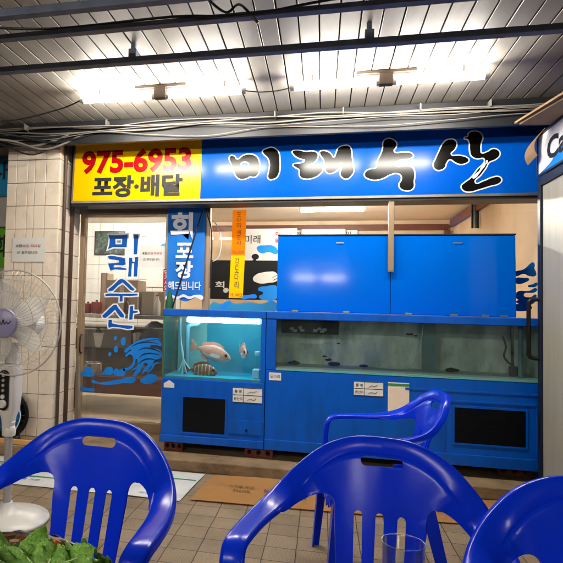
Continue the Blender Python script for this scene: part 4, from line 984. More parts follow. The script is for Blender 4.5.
# fish
def fish(loc, L, H, rz, pitch, skin, belly, lab, bands=False):
    t = thing('fish', lab, 'fish', loc, group='fish in the small tank')
    R = Matrix.Rotation(rz, 4, 'Z') @ Matrix.Rotation(pitch, 4, 'Y')
    prof = [(-.5, .02, .02), (-.42, .10, .10), (-.3, .28, .22), (-.15, .42, .30), (.03, .5, .34), (.2, .46, .34), (.34, .36, .30), (.45, .2, .2), (.5, .05, .06)]
    def body(bm, s=1.0, a0=0, a1=2*PI, i0=0, i1=99):
        P = prof[i0:i1]; n = 18; rg = []
        for x, h, w in P:
            rg.append([bm.verts.new(Vector((x*L, w*H*.42*s*math.cos(a0+(a1-a0)*k/n), h*H*s*math.sin(a0+(a1-a0)*k/n)+.04*H*(x > .3)*-1))) for k in range(n+1)])
        for a, b in zip(rg, rg[1:]):
            for k in range(n): bm.faces.new((a[k], b[k], b[k+1], a[k+1]))
        return bm
    def add(name, bm, m, par=t):
        bmesh.ops.remove_doubles(bm, verts=bm.verts, dist=1e-5); bmesh.ops.recalc_face_normals(bm, faces=bm.faces)
        bm.transform(R); return obj(name, bm, M[m], par, smooth=True, local=True)
    add('body', body(NB()), skin)
    add('belly', body(NB(), 1.012, PI*1.12, PI*1.88, 2, 9), belly)
    def fin(pts, th=.002):
        bm = curve_mesh([[(x*L, z*H) for x, z in pts]], 0, th, True); return bm
    add('tail_fin', fin([(-.47, .0), (-.6, .3), (-.68, .42), (-.62, 0), (-.68, -.40), (-.58, -.26)]), skin)
    add('dorsal_fin', fin([(.26, .40), (.16, .60), (.0, .66), (-.2, .56), (-.36, .34), (-.36, .18), (-.1, .40)]), skin)
    add('anal_fin', fin([(-.1, -.42), (-.2, -.56), (-.34, -.34), (-.32, -.2)]), skin)
    for s in (-1, 1):
        bm = fin([(.22, -.1), (.08, -.02), (-.06, -.16), (.06, -.24)]); bmesh.ops.translate(bm, verts=bm.verts, vec=(0, s*H*.148, 0)); add('pectoral_fin', bm, belly)
        bm = NB(); bmesh.ops.create_uvsphere(bm, u_segments=10, v_segments=8, radius=.012)
        bmesh.ops.scale(bm, verts=bm.verts, vec=(1, .5, 1)); bmesh.ops.translate(bm, verts=bm.verts, vec=(.37*L, s*H*.105, .10*H)); add('eye', bm, 'blackplastic')
    if bands:
        for i in (1, 2, 3, 4, 5, 6):
            x = -.42+.13*i
            bm = NB(); rg = []
            import bisect
            for dx in (-.016, .016):
                xx = x+dx
                for (xa, ha, wa), (xb, hb, wb) in zip(prof, prof[1:]):
                    if xa <= xx <= xb:
                        f_ = (xx-xa)/(xb-xa); h = ha+(hb-ha)*f_; w = wa+(wb-wa)*f_
                rg.append([bm.verts.new(Vector((xx*L, w*H*.42*1.03*math.cos(2*PI*k/20), h*H*1.03*math.sin(2*PI*k/20)))) for k in range(20)])
            for k in range(20): bm.faces.new((rg[0][k], rg[1][k], rg[1][(k+1) % 20], rg[0][(k+1) % 20]))
            add('stripe', bm, 'fish_band')
fish((-.80, 4.22, .80), .29, .122, Rd(-12), Rd(14), 'fish_r', 'fish_w', 'large pink seabream swimming in the middle of the small tank')
fish((-.575, 4.24, .815), .17, .11, Rd(-66), Rd(6), 'fish_r', 'fish_w', 'smaller pink seabream seen head-on near the tank corner')
fish((-.865, 4.17, .668), .22, .105, Rd(-6), Rd(2), 'fish_s', 'fish_s', 'brown striped fish lying on the floor of the small tank', True)

# bricks under the tanks
def brick(x, y, w, lab):
    t = thing('hollow_brick', lab, 'brick', (x, y, .081), group='bricks under the tanks')
    bm = NB(); n = 3; W = w/2; h = .067
    sp_ = [[(x-W, .0815), (x+W, .0815), (x+W, .1485), (x-W, .1485)]]
    for k in range(n):
        cx = x-W+w*(k+.5)/n
        sp_.append([(cx+.017*math.cos(2*PI*j/14), .115+.017*math.sin(2*PI*j/14)) for j in range(14)])
    bm = curve_mesh(sp_, 0, .045, False); bmesh.ops.translate(bm, verts=bm.verts, vec=(0, y, 0))
    obj('block', bm, M['brick'], t)
    obj('core', bx(x-W+.003, x+W-.003, y-.01, y+.012, .085, .146), M['groove'], t)
brick(-.43, 4.13, .20, 'hollow red brick with three holes under the joint of the two tanks')
brick(-1.06, 4.13, .14, 'hollow red brick under the outer corner of the smaller tank')
brick(1.25, 4.2, .2, 'hollow red brick under the long tank beside the fridge')
brick(-1.0, 4.42, .19, 'hollow red brick at the back of the smaller tank')
brick(.4, 4.42, .19, 'hollow red brick at the back of the long tank')

# ---------------------------------------------------------------- fridge with header and cartons
fr = thing('drinks_fridge', 'tall drinks fridge with a fogged glass door and a blue and white header', 'fridge', (1.62, 3.35, 0))
FX = 1.30
obj('body', box(NB(), FX+.045, 1.98, 2.82, 3.90, .012, 2.265, bev=.008), M['navy'], fr)
dd = obj('door', box(NB(), FX+.012, FX+.044, 3.01, 3.84, .16, 1.945, bev=.003), M['frost'], fr)
bm = NB()
box(bm, FX, FX+.043, 3.845, 3.895, .10, 2.0, bev=.004); box(bm, FX, FX+.043, 2.96, 3.005, .10, 2.0, bev=.004)
box(bm, FX, FX+.043, 3.006, 3.844, 1.948, 2.0, bev=.003); box(bm, FX, FX+.043, 3.006, 3.844, .10, .157, bev=.003)
obj('door_frame', bm, M['navy'], dd)
bm = NB(); tube(bm, spline([(FX-.002, 3.872, 1.245), (FX-.05, 3.872, 1.235), (FX-.056, 3.872, 1.18), (FX-.056, 3.872, .95), (FX-.05, 3.872, .892), (FX-.002, 3.872, .88)], 6), .013, 10)
obj('handle', bm, M['blackplastic'], dd, smooth=True)
hp = obj('header_panel', box(NB(), FX+.004, FX+.044, 2.85, 3.885, 2.022, 2.262, bev=.003), M['sign_w'], fr)
def rot_to_x(bm, X):
    # letters drawn facing -y (x to the right) turned to face -x: text right runs toward the viewer (-y)
    for v in bm.verts: v.co = Vector((X+v.co.y, -v.co.x, v.co.z))
    return bm
bm = shape([[[(-3.885, 2.022), (-3.7, 2.05), (-3.55, 2.10), (-3.3, 2.16), (-2.86, 2.2), (-2.86, 2.022)]]], 0, extrude=.0005, smooth=False)
obj('blue_band', rot_to_x(bm, FX+.0025), M['wave'], hp)
obj('lettering', rot_to_x(text('Ca', -3.74, -3.46, 2.07, 2.205, 0, .03), FX+.001), M['ink'], hp)
bm = NB(); box(bm, FX-.004, FX+.003, 2.84, 3.895, 2.2625, 2.272); box(bm, FX-.004, FX+.003, 2.84, 3.895, 2.008, 2.021); box(bm, FX-.004, FX+.003, 3.886, 3.897, 2.0215, 2.262)
obj('header_frame', bm, M['navy'], hp)

def carton_flat(name, lab, pts, z0, th, mtl, tilt=0):
    bm = NB(); lo = [bm.verts.new((x, y, z0+tilt*(x-pts[0][0]))) for x, y in pts]; hi = [bm.verts.new((x, y, z0+th+tilt*(x-pts[0][0]))) for x, y in pts]
    n = len(pts); bm.faces.new(lo[::-1]); bm.faces.new(hi)
    for i in range(n): bm.faces.new((lo[i], lo[(i+1) % n], hi[(i+1) % n], hi[i]))
    bmesh.ops.recalc_face_normals(bm, faces=bm.faces)
    return tag(obj(name, bm, M[mtl]), lab, 'cardboard', 'flattened cartons on the fridge')
carton_flat('flattened_carton', 'grey brown flattened carton jutting out over the top of the fridge', [(1.10, 3.66), (1.95, 3.80), (1.95, 2.85), (1.26, 2.80)], 2.285, .012, 'card2', .0)
carton_flat('flattened_carton', 'lower flattened carton lying directly on the fridge top', [(1.12, 3.64), (1.92, 3.78), (1.92, 2.9), (1.28, 2.85)], 2.272, .010, 'card2', .0)
bm = NB(); gridsheet(bm, lambda u, v: Vector((1.292-.060*math.sin(v*PI*.75)+.02*u, 3.905-.10*u, 2.262-.17*v+.035*u)), 4, 12)
tag(obj('carton_flap', thicken(bm, .004), M['card2']), 'bent brown carton flap hanging beside the fridge header', 'cardboard', 'flattened cartons on the fridge')

# ---------------------------------------------------------------- on the ground
vb = thing('vinyl_banner', 'white printed vinyl banner spread on the paving in front of the step', 'banner', (-1.5, 3.5, .004))
bm = NB(); C4 = [(-2.75, 3.25), (-.80, 3.27), (-.765, 3.835), (-2.75, 3.79)]
def vbf(u, v):
    a = Vector(C4[0]).lerp(Vector(C4[1]), u); b = Vector(C4[3]).lerp(Vector(C4[2]), u); p = a.lerp(b, v)
    return Vector((p.x, p.y, .006+.003*math.sin(u*21)*math.sin(v*4+u*6)))
gridsheet(bm, vbf, 60, 14); obj('sheet', bm, M['vinyl'], vb, smooth=True)
def flat_text(t, x0, x1, y0, y1, bold=.01, z=.0105):
    bm = text(t, x0, x1, y0, y1, 0, bold)
    for v in bm.verts: v.co = Vector((v.co.x, v.co.z, z))
    bmesh.ops.reverse_faces(bm, faces=bm.faces)
    return bm
def flat_strip(bm, x0, x1, y0, y1, z=.0102):
    V = [bm.verts.new(p) for p in ((x0, y0, z), (x1, y0, z), (x1, y1, z), (x0, y1, z))]; bm.faces.new(V); return bm
obj('printed_line', flat_strip(NB(), -2.7, -.79, 3.655, 3.672), M['greenink'], vb)
bm = NB()
for x in (-2.3, -1.62, -1.2, -1.02):
    flat_strip(bm, x, x+.11, 3.45, 3.452); flat_strip(bm, x, x+.11, 3.56, 3.562); flat_strip(bm, x, x+.002, 3.453, 3.559); flat_strip(bm, x+.108, x+.11, 3.453, 3.559)
obj('printed_boxes', bm, M['ink'], vb)
for x0, x1, y in ((-1.17, -.93, 3.60), (-1.75, -1.5, 3.60), (-2.35, -2.1, 3.60)): obj('lettering', flat_text('회 포장 배달', x0, x1, y, y+.035), M['redink'], vb)
for x0, x1, y in ((-1.08, -.84, 3.32), (-1.55, -1.3, 3.33), (-1.95, -1.75, 3.35)): obj('lettering', flat_text('수산물 직판', x0, x1, y, y+.03), M['blueink'], vb)
for x0, x1, y in ((-1.9, -1.66, 3.42), (-1.68, -1.45, 3.41)): obj('printed_bar', flat_strip(NB(), x0, x1, y, y+.02), M['greenink'], vb)

def cardsheet(lab, C, z):
    t = thing('cardboard_sheet', lab, 'cardboard', (C[0][0], C[0][1], z), group='cardboard sheets on the paving')
    bm = NB()
    def f(u, v):
        a = Vector(C[0]).lerp(Vector(C[1]), u); b = Vector(C[3]).lerp(Vector(C[2]), u); p = a.lerp(b, v)
        return Vector((p.x, p.y, z+.004+.004*math.sin(u*9+v*2)*math.sin(v*5)))
    gridsheet(bm, f, 30, 14); bmesh.ops.solidify(bm, geom=bm.faces[:], thickness=.004)
    obj('sheet', bm, M['card'], t, smooth=True); return t
cs = cardsheet('orange brown cardboard sheet with faded print lying beside the white banner', [(-.745, 3.30), (.42, 3.36), (.46, 3.85), (-.70, 3.84)], .006)
M['fade'] = mat('faded_print', '#5f3c16', .9)
for tt, x0, x1, y0 in (('수산물 종합', -.56, -.40, 3.58), ('활어', -.34, -.27, 3.55), ('전문', -.22, -.12, 3.60), ('미래', -.52, -.42, 3.50), ('취급주의', -.27, -.08, 3.47)):
    obj('printed_lettering', flat_text(tt, x0, x1, y0, y0+.04, .015, .0185), M['fade'], cs)
cardsheet('brown cardboard sheet on the paving in front of the long tank by the fridge', [(.47, 3.34), (1.2, 3.42), (1.15, 3.84), (.47, 3.84)], .004)

# neighbouring shop's things at the edge
t = thing('neighbour_sign', 'cyan sign edge of the neighbouring shop behind the pillar', 'sign', (-3.2, 4.5, 2.1))
obj('panel', box(NB(), -4.4, -2.74, 4.50, 4.56, 2.10, 2.44, bev=.004), M['cyan'], t)
obj('lettering', text('사', -2.93, -2.76, 2.24, 2.40, 4.498, .03), M['ink'], t)
t = thing('lime_banner', 'lime green banner hanging on the neighbouring shop front', 'banner', (-2.9, 4.57, 1.4))
obj('cloth', bx(-3.25, -2.79, 4.560, 4.566, 1.45, 1.81), M['lime'], t)
obj('lettering', text('회', -2.9, -2.80, 1.55, 1.75, 4.5585, .03), M['ink'], t)
obj('rod', tube(NB(), [(-3.3, 4.56, 1.82), (-2.76, 4.56, 1.82)], .006, 8), M['alu'], t, smooth=True)

# ---------------------------------------------------------------- pedestal fan
fn = thing('pedestal_fan', 'white pedestal fan with pale blades and a lilac hub', 'fan', (-1.60, 2.70, 0))
fx, fy, fz = -1.572, 2.66, 1.04
obj('base', lathe(NB(), [(0, .002), (.215, .002), (.222, .010), (.218, .022), (.16, .036), (.15, .040), (.09, .048), (.05, .06), (.034, .09), (.03, .10), (0, .10)], (-1.60, 2.72, 0), n=56), M['fanwhite'], fn, smooth=True, angle=60)
obj('pole', tube(NB(), [(-1.60, 2.72, .10), (-1.605, 2.72, .47)], .021, 16), M['fangrey'], fn, smooth=True)
obj('collar', lathe(NB(), [(.022, 0), (.034, .004), (.036, .03), (.032, .05), (.028, .055), (.03, .075), (.022, .08)], (-1.604, 2.72, .44), n=20), M['fanwhite'], fn, smooth=True)
# control column
bm = NB(); prof = [(.022, .03, .47), (.03, .035, .54), (.045, .045, .58), (.052, .05, .66), (.052, .05, .76), (.048, .045, .82)]
rg = []
for w, d, z in prof:
    rg.append([bm.verts.new((-1.607+w*max(-1, min(1, 1.25*math.cos(a))), 2.72+d*max(-1, min(1, 1.25*math.sin(a))), z)) for a in [2*PI*k/24 for k in range(24)]])
for a, b in zip(rg, rg[1:]):
    for k in range(24): bm.faces.new((a[k], a[(k+1) % 24], b[(k+1) % 24], b[k]))
bm.faces.new(rg[0][::-1]); bm.faces.new(rg[-1])
cb = obj('control_box', bm, M['fanwhite'], fn, smooth=True)
def stadium(cx, cz, hw, hh, n=8):
    pts = []
    for k in range(n+1): a = PI*k/n; pts.append((cx+hw*math.cos(a), cz+hh-hw+hw*math.sin(a)))
    for k in range(n+1): a = PI+PI*k/n; pts.append((cx+hw*math.cos(a), cz-hh+hw+hw*math.sin(a)))
    return pts
obj('panel', shape([[stadium(-1.612, .688, .030, .105)]], 2.6655, extrude=.003, smooth=False), M['blackplastic'], cb)
for k in range(4): obj('button', lathe(NB(), [(0, -.006), (.008, -.006), (.009, 0), (0, 0)], (-1.612, 2.662, .765-.026*k), 'y', 12), M['fangrey'], cb, smooth=True)
obj('button', lathe(NB(), [(0, -.008), (.011, -.008), (.012, 0), (0, 0)], (-1.612, 2.662, .655), 'y', 16), M['white_plastic'], cb, smooth=True)
obj('knob', lathe(NB(), [(0, -.016), (.018, -.016), (.022, -.010), (.022, 0), (0, 0)], (-1.612, 2.662, .618), 'y', 20), M['white_plastic'], cb, smooth=True)
obj('neck', tube(NB(), [(-1.61, 2.73, .82), (-1.612, 2.74, .93)], .035, 14), M['fanwhite'], fn, smooth=True)
obj('motor_housing', lathe(NB(), [(0, .06), (.07, .06), (.095, .08), (.10, .14), (.085, .19), (.05, .215), (0, .22)], (fx, fy, fz), 'y', 28), M['fanwhite'], fn, smooth=True)
R0 = .273
def cage(front):
    bm = NB(); n = 60
    for k in range(n):
        a = 2*PI*k/n; c, s = math.cos(a), math.sin(a)
        pts = []
        for j in range(9):
            f_ = j/8; r = .07+(R0-.07)*f_
            dep = (-.085 if front else .075)*math.sqrt(max(0, 1-f_**3.2))
            aa = a+(.22 if front else -.22)*f_*f_
            pts.append((fx+r*math.cos(aa), fy+dep, fz+r*math.sin(aa)))
        tube(bm, pts, .0009, 4, caps=False)
    for f_ in (.45, .75):
        dep = (-.085 if front else .075)*math.sqrt(1-f_**3.2); ring(bm, (fx, fy+dep, fz), .07+(R0-.07)*f_, .0013, 'y', 64, 4)
    return bm
gf = obj('front_grille', cage(True), M['wire'], fn); obj('rear_grille', cage(False), M['wire'], fn)
bm = NB(); ring(bm, (fx, fy, fz), R0, .0042, 'y', 80, 8); obj('grille_rim', bm, M['wire'], fn, smooth=True)
hb = obj('hub_badge', lathe(NB(), [(0, -.098), (.062, -.098), (.072, -.092), (.076, -.083), (.076, -.078), (0, -.078)], (fx, fy, fz), 'y', 40), M['lilac'], fn, smooth=True)
bm = tube(NB(), spline([(fx-.045, fy-.0985, fz-.012), (fx-.03, fy-.0985, fz+.016), (fx-.024, fy-.0985, fz-.01), (fx-.012, fy-.0985, fz+.006), (fx-.004, fy-.0985, fz-.008), (fx+.006, fy-.0985, fz+.018), (fx+.012, fy-.0985, fz-.006), (fx+.024, fy-.0985, fz+.008), (fx+.032, fy-.0985, fz-.004), (fx+.048, fy-.0985, fz+.012)], 5), .0022, 5)
obj('script_mark', bm, M['ink'], hb)
M['blade'] = paper_mat('translucent_blade', '#dcdad4')
_n = M['blade'].node_tree.nodes; _l = M['blade'].node_tree.links
_t = _n.new('ShaderNodeBsdfTransparent'); _m = _n.new('ShaderNodeMixShader'); _m.inputs['Fac'].default_value = .5
_o = [n for n in _n if n.type == 'OUTPUT_MATERIAL'][0]; _p = _o.inputs['Surface'].links[0].from_socket
_l.new(_p, _m.inputs[1]); _l.new(_t.outputs[0], _m.inputs[2]); _l.new(_m.outputs[0], _o.inputs['Surface'])
bl = obj('blade_hub', lathe(NB(), [(0, -.05), (.03, -.05), (.04, -.03), (.04, .03), (0, .03)], (fx, fy, fz), 'y', 24), M['white_plastic'], fn, smooth=True)
for k in range(5):
    a0 = Rd(22+72*k); bm = NB()
    def bf(u, v):
        r = .035+.195*u; w = .105*math.sin(PI*min(1, .16+u*.84)**.8)*(.55+.6*u)*(1 if u < .9 else math.sqrt(max(0, 1-((u-.9)/.1)**2*.9)))
        t_ = (v-.5)*2; off = .05*u
        x, z = r, t_*w*.75+off
        return Vector((fx+x*math.cos(a0)-z*math.sin(a0), fy-.02*t_, fz+x*math.sin(a0)+z*math.cos(a0)))
    gridsheet(bm, bf, 14, 6); obj('blade', thicken(bm, .002), M['blade'], bl, smooth=True)
# power cord
cable('power_cord', [(-1.62, 2.80, .05), (-1.7, 2.95, .012), (-1.95, 3.0, .008), (-2.4, 3.1, .008), (-2.9, 3.3, .008)], .004, 'cable_w', 'pale cord running along the paving from the fan base')

# blue floor fan behind the pole
ff = thing('floor_fan', 'round floor fan with blue blades and dark cage behind the fan pole', 'fan', (-2.40, 3.97, .08))
cx_, cy_, cz_ = -2.40, 4.02, .275
bm = NB(); ring(bm, (cx_, cy_, cz_), .188, .008, 'y', 48, 6)
for r in (.15, .11, .07): ring(bm, (cx_, cy_-.05, cz_), r, .0018, 'y', 40, 4)
for k in range(24):
    a = 2*PI*k/24; tube(bm, [(cx_+.03*math.cos(a), cy_-.055, cz_+.03*math.sin(a)), (cx_+.15*math.cos(a), cy_-.05, cz_+.15*math.sin(a)), (cx_+.188*math.cos(a), cy_, cz_+.188*math.sin(a))], .0016, 4)
obj('cage', bm, M['dkmetal'], ff, smooth=True)
obj('drum', lathe(NB(), [(0, .05), (.165, .05), (.182, .02), (.182, -.02), (.178, -.02), (.16, .03), (0, .04)], (cx_, cy_, cz_), 'y', 40), M['dkmetal'], ff, smooth=True)
for k in range(4):
    a0 = Rd(10+90*k); bm = NB()
    gridsheet(bm, lambda u, v: Vector((cx_+(.02+.115*u)*math.cos(a0+(v-.5)*1.5*min(1, u*1.6+.2)), cy_-.01+.02*(v-.5), cz_+(.02+.115*u)*math.sin(a0+(v-.5)*1.5*min(1, u*1.6+.2)))), 8, 8)
    obj('blade', thicken(bm, .003), M['floorfan_b'], ff, smooth=True)
bm = NB(); tube(bm, spline([(cx_-.15, cy_-.02, .088), (cx_-.05, cy_-.03, .088), (cx_+.05, cy_-.03, .088), (cx_+.15, cy_-.02, .088)], 4), .007, 8)
tube(bm, [(cx_-.13, cy_-.02, .088), (cx_-.12, cy_, .17)], .007, 6); tube(bm, [(cx_+.13, cy_-.02, .088), (cx_+.12, cy_, .17)], .007, 6)
obj('stand', bm, M['dkmetal'], ff, smooth=True)
cable('cable', [(-2.36, 3.93, .09), (-2.27, 3.92, .16), (-2.22, 3.92, .28), (-2.26, 3.92, .38), (-2.33, 3.93, .43)], .005, 'tubing', 'white cord looped over the blue floor fan')
tag(obj('wooden_plank', box(NB(), -2.9, -2.10, 3.872, 3.895, .0805, .118, bev=.004), M['card']), 'wooden plank lying on the step below the pillar', 'plank')

# ---------------------------------------------------------------- plastic armchairs
def rim_points():
    """Right half of the arm-and-back band: centre point and width direction (outer edge direction)."""
    def back(x, z): return Vector((x, .20+.30*(z-.42)-1.15*x*x, z))
    P = [back(0, .785), back(.07, .781), (back(.135, .757)), back(.190, .712), Vector((.228, .195, .672)), Vector((.252, .125, .652)), Vector((.266, .05, .644)),
         Vector((.271, -.03, .640)), Vector((.271, -.100, .634)), Vector((.268, -.134, .610)), Vector((.266, -.148, .555)), Vector((.265, -.152, .44))]
    up = Vector((0, .28, .96))
    D = [up, Vector((.18, .25, .95)), Vector((.45, .2, .85)), Vector((.72, .12, .62)), Vector((.92, .05, .38)), Vector((.985, 0, .17)), Vector((1, 0, .05)),
         Vector((1, 0, 0)), Vector((1, 0, 0)), Vector((1, 0, 0)), Vector((1, 0, 0)), Vector((1, 0, 0))]
    W = [.050, .050, .052, .056, .060, .062, .060, .058, .056, .056, .058, .062]
    return P, D, W

def cr(a, n):
    out = []
    m = len(a)
    for i in range(m-1):
        p0, p1, p2, p3 = a[max(i-1, 0)], a[i], a[i+1], a[min(i+2, m-1)]
        for k in range(n):
            t = k/n; out.append(.5*((2*p1)+(p2-p0)*t+(2*p0-5*p1+4*p2-p3)*t*t+(3*p1-p0-3*p2+p3)*t**3))
    out.append(a[-1]); return out

def band(bm, P, D, W, i0, i1, sgn):
    """Swept inverted-U section with rolled edges."""
    rings = []
    n = len(P)
    for i in range(i0, i1+1):
        t = (P[min(i+1, n-1)]-P[max(i-1, 0)]).normalized()
        w = D[i]-t*D[i].dot(t); w.normalize()
        nrm = w.cross(t) if sgn > 0 else t.cross(w)
        nrm.normalize()
        # face that looks forward on the back and up on the arms
        ref = Vector((0, -.9, .45))
        if i > 0.80*n: ref = Vector((0, -1, .3))
        if nrm.dot(ref) < 0: nrm = -nrm
        h = W[i]/2; lip = .026; th = .0055
        prof = [(-h+.001, -lip*.55), (-h, -.006), (-h+.004, -.001), (-h+.012, .0012), (0, .0022), (h-.012, .0012), (h-.004, -.001), (h, -.006), (h, -lip),
                (h-th*.8, -lip), (h-th, -.0075), (h-.012, -.0058), (0, -.0045), (-h+.012, -.0058), (-h+th, -.0075), (-h+th*.9, -lip*.55)]
        rings.append([bm.verts.new(Vector(((P[i]+w*a+nrm*b).x*sgn, (P[i]+w*a+nrm*b).y, (P[i]+w*a+nrm*b).z))) for a, b in prof])
    m = len(rings[0])
    for a, b in zip(rings, rings[1:]):
        for k in range(m): bm.faces.new((a[k], a[(k+1) % m], b[(k+1) % m], b[k]))
    bm.faces.new(rings[0][::-1]); bm.faces.new(rings[-1])
    return bm

def smin(a, b, k):
    h = max(0, k-abs(a-b))/k; return min(a, b)-h*h*k*.25
def smax(a, b, k): return -smin(-a, -b, k)

def backpanel():
    P, D, W = rim_points(); C = cr([Vector((p.x, p.z, 0)) for p in P[:6]], 10)
    def drim(x, z):
        x = abs(x); best = 9; sgn = 1
        for a, b in zip(C, C[1:]):
            ab = b-a; t = max(0, min(1, ((x-a.x)*ab.x+(z-a.y)*ab.y)/max(1e-9, ab.x**2+ab.y**2)))
            qx, qz = a.x+ab.x*t, a.y+ab.y*t; d = math.hypot(x-qx, z-qz)
            if d < best:
                best = d; sgn = 1 if (ab.x*(z-a.y)-ab.y*(x-a.x)) > 0 else -1
        return best*sgn           # >0 outside (above) the band
    def field(x, z):              # <0 = plastic
        ax = abs(x)
        d = drim(x, z)-.004+.026*min(1, max(0, (ax-.17)/.04))
        # side openings
        xo = .112-.016*max(0, (.60-z)/.18)
        op = smax(smax(xo-ax, z-.668, .05), drim(x, z)+.026, .085)
        d = max(d, -op)
        d = max(d, ax-.246)
        if ax > .2: d = max(d, -drim(x, z)-.062*(1-(ax-.2)/.046))
        for cx in (-.054, 0, .054):
            cxx = cx*(1-.10*max(0, (.612-z)/.18)); q = math.hypot(x-cxx, max(0, z-.612))-.0105
            d = max(d, -q)
        q = math.hypot(max(0, ax-.040), z-.746)-.0140
        d = max(d, -q)
        return d
    # marching squares on a fine grid
    s = .0055; nx = int(.54/s); nz = int(.40/s); x0 = -.27; z0 = .405
    F = {}; 
    for i in range(nx+1):
        for j in range(nz+1): F[i, j] = field(x0+i*s, z0+j*s)
    bm = bmesh.new(); cache = {}
    yform = lambda x, z: .20+.30*(z-.42)-1.15*x*x
    Pq, Dq, Wq = cr(P[:8], 10), cr(D[:8], 10), cr(W[:8], 10)
    E = [p-d.normalized()*w*.47 for p, d, w in zip(Pq, Dq, Wq)]
    E = [(e.x, e.z, e.y-yform(e.x, e.z)) for e in E]
    def surf(x, z):
        ax = abs(x); best = min(E, key=lambda e: (e[0]-ax)**2+(e[1]-z)**2)
        d2 = (best[0]-ax)**2+(best[1]-z)**2
        k = min(1, max(0, (drim(x, z)+.030)/.018)); k = k*k*(3-2*k)
        return Vector((x, yform(x, z)+best[2]*math.exp(-d2/.080**2)-.0012+.008*k, z))
    def vtx(key, x, z):
        if key not in cache: cache[key] = bm.verts.new(surf(x, z))
        return cache[key]
    for i in range(nx):
        for j in range(nz):
            cs = [(i, j), (i+1, j), (i+1, j+1), (i, j+1)]; poly = []
            for a, b in zip(cs, cs[1:]+cs[:1]):
                fa, fb = F[a], F[b]
                if fa < 0: poly.append(vtx(a, x0+a[0]*s, z0+a[1]*s))
                if (fa < 0) != (fb < 0):
                    t = fa/(fa-fb); k = (min(a, b), max(a, b))
                    poly.append(vtx(k, x0+(a[0]+(b[0]-a[0])*t)*s, z0+(a[1]+(b[1]-a[1])*t)*s))
            if len(poly) >= 3:
                try: bm.faces.new(poly)
                except ValueError: pass
    bmesh.ops.remove_doubles(bm, verts=bm.verts, dist=.0006)
    bmesh.ops.recalc_face_normals(bm, faces=bm.faces)
    if sum(f.normal.y for f in bm.faces) > 0: bmesh.ops.reverse_faces(bm, faces=bm.faces)
    bmesh.ops.solidify(bm, geom=bm.faces[:], thickness=.006)
    return bm

def make_chair(label):
    t = thing('plastic_chair', label, 'chair', group='blue plastic armchairs')
    P, D, W = rim_points(); n = 8
    Ps = cr(P, n); Ds = cr(D, n); Ws = cr(W, n); cut = 4*n; end = len(Ps)-1
    bk = obj('backrest', backpanel(), M['chair'], t, smooth=True, local=True, angle=50)
    bm = NB()
    full = [(Vector((-p.x, p.y, p.z)), Vector((-d.x, d.y, d.z)), w) for p, d, w in list(zip(Ps, Ds, Ws))[:cut+1]][::-1][:-1] + list(zip(Ps, Ds, Ws))[:cut+1]
    band(bm, [f[0] for f in full], [f[1] for f in full], [f[2] for f in full], 0, len(full)-1, 1)
    bmesh.ops.recalc_face_normals(bm, faces=bm.faces)
    obj('back_rim', bm, M['chair'], t, smooth=True, local=True, angle=60)
    for s in (1, -1):
        bm = band(NB(), Ps, Ds, Ws, cut, end, s); bmesh.ops.recalc_face_normals(bm, faces=bm.faces)
        obj('armrest', bm, M['chair'], t, smooth=True, local=True, angle=60)
    # seat: dished sheet with turned-down edge
    def seat(u, v):
        a = (u-.5)*2; b = v
        w = .225-.035*b
        ex = math.copysign(1-(1-abs(a))**1.0, a)
        x = ex*w; y = -.190+.410*b
        z = .425-.012*math.cos(a*PI/2)*math.sin(b*PI)-.0
        if b < .12: z -= .035*((.12-b)/.12)**2; 
        if abs(a) > .9: z -= .03*((abs(a)-.9)/.1)**2
        return Vector((x, y, z))
    bm = gridsheet(NB(), seat, 30, 30); bmesh.ops.recalc_face_normals(bm, faces=bm.faces)
    if sum(f.normal.z for f in bm.faces) < 0: bmesh.ops.reverse_faces(bm, faces=bm.faces)
    bmesh.ops.solidify(bm, geom=bm.faces[:], thickness=.006)
    obj('seat', bm, M['chair'], t, smooth=True, local=True)
    bm = NB(); box(bm, -.205, .205, -.178, -.172, .345, .40, bev=.002); box(bm, -.19, .19, .205, .211, .35, .415, bev=.002)
    for s in (-1, 1): box(bm, s*.205-.003, s*.205+.003, -.171, .204, .35, .40, bev=.001)
    obj('apron', bm, M['chair'], t, local=True)
    def leg(x0, y0, z0, x1, y1, wx, wy):
        # L-section tapering leg
        bm = NB(); sx = 1 if x0 > 0 else -1; sy = 1 if y0 > 0 else -1; rg = []
        for f_ in [k/8 for k in range(9)]:
            x = x0+(x1-x0)*f_; y = y0+(y1-y0)*f_; z = z0*(1-f_)+.001; k = 1-.38*f_; a = wx*k; b = wy*k; th = .007
            pr = [(0, 0), (-a, 0), (-a, -th), (-th, -th), (-th, -b), (0, -b)]
            rg.append([bm.verts.new((x+sx*p[0], y+sy*p[1], z)) for p in pr])
        for a_, b_ in zip(rg, rg[1:]):
            for k in range(6): bm.faces.new((a_[k], a_[(k+1) % 6], b_[(k+1) % 6], b_[k]))
        bm.faces.new(rg[0][::-1]); bm.faces.new(rg[-1]); bmesh.ops.recalc_face_normals(bm, faces=bm.faces)
        return bm
    for s in (1, -1):
        obj('leg', leg(s*.294, -.164, .45, s*.285, -.196, .062, .055), M['chair'], t, smooth=True, local=True, angle=30)
        obj('leg', leg(s*.200, .225, .43, s*.235, .315, .055, .06), M['chair'], t, smooth=True, local=True, angle=30)
    return t
ch = make_chair('blue plastic armchair in front of the pedestal fan')
ch.location = (-.645, 1.28, 0); ch.rotation_euler = (0, 0, Rd(-2))
dup(ch, (.104, 1.315, 0), Rd(-11), 'blue plastic armchair directly behind the drinking glass')
dup(ch, (.545, 1.06, 0), Rd(-4), 'blue plastic armchair in front of the fridge, cut off by the photo edge')
dup(ch, (.19, 2.62, 0), Rd(-84), 'blue plastic armchair turned sideways close to the fish tanks')

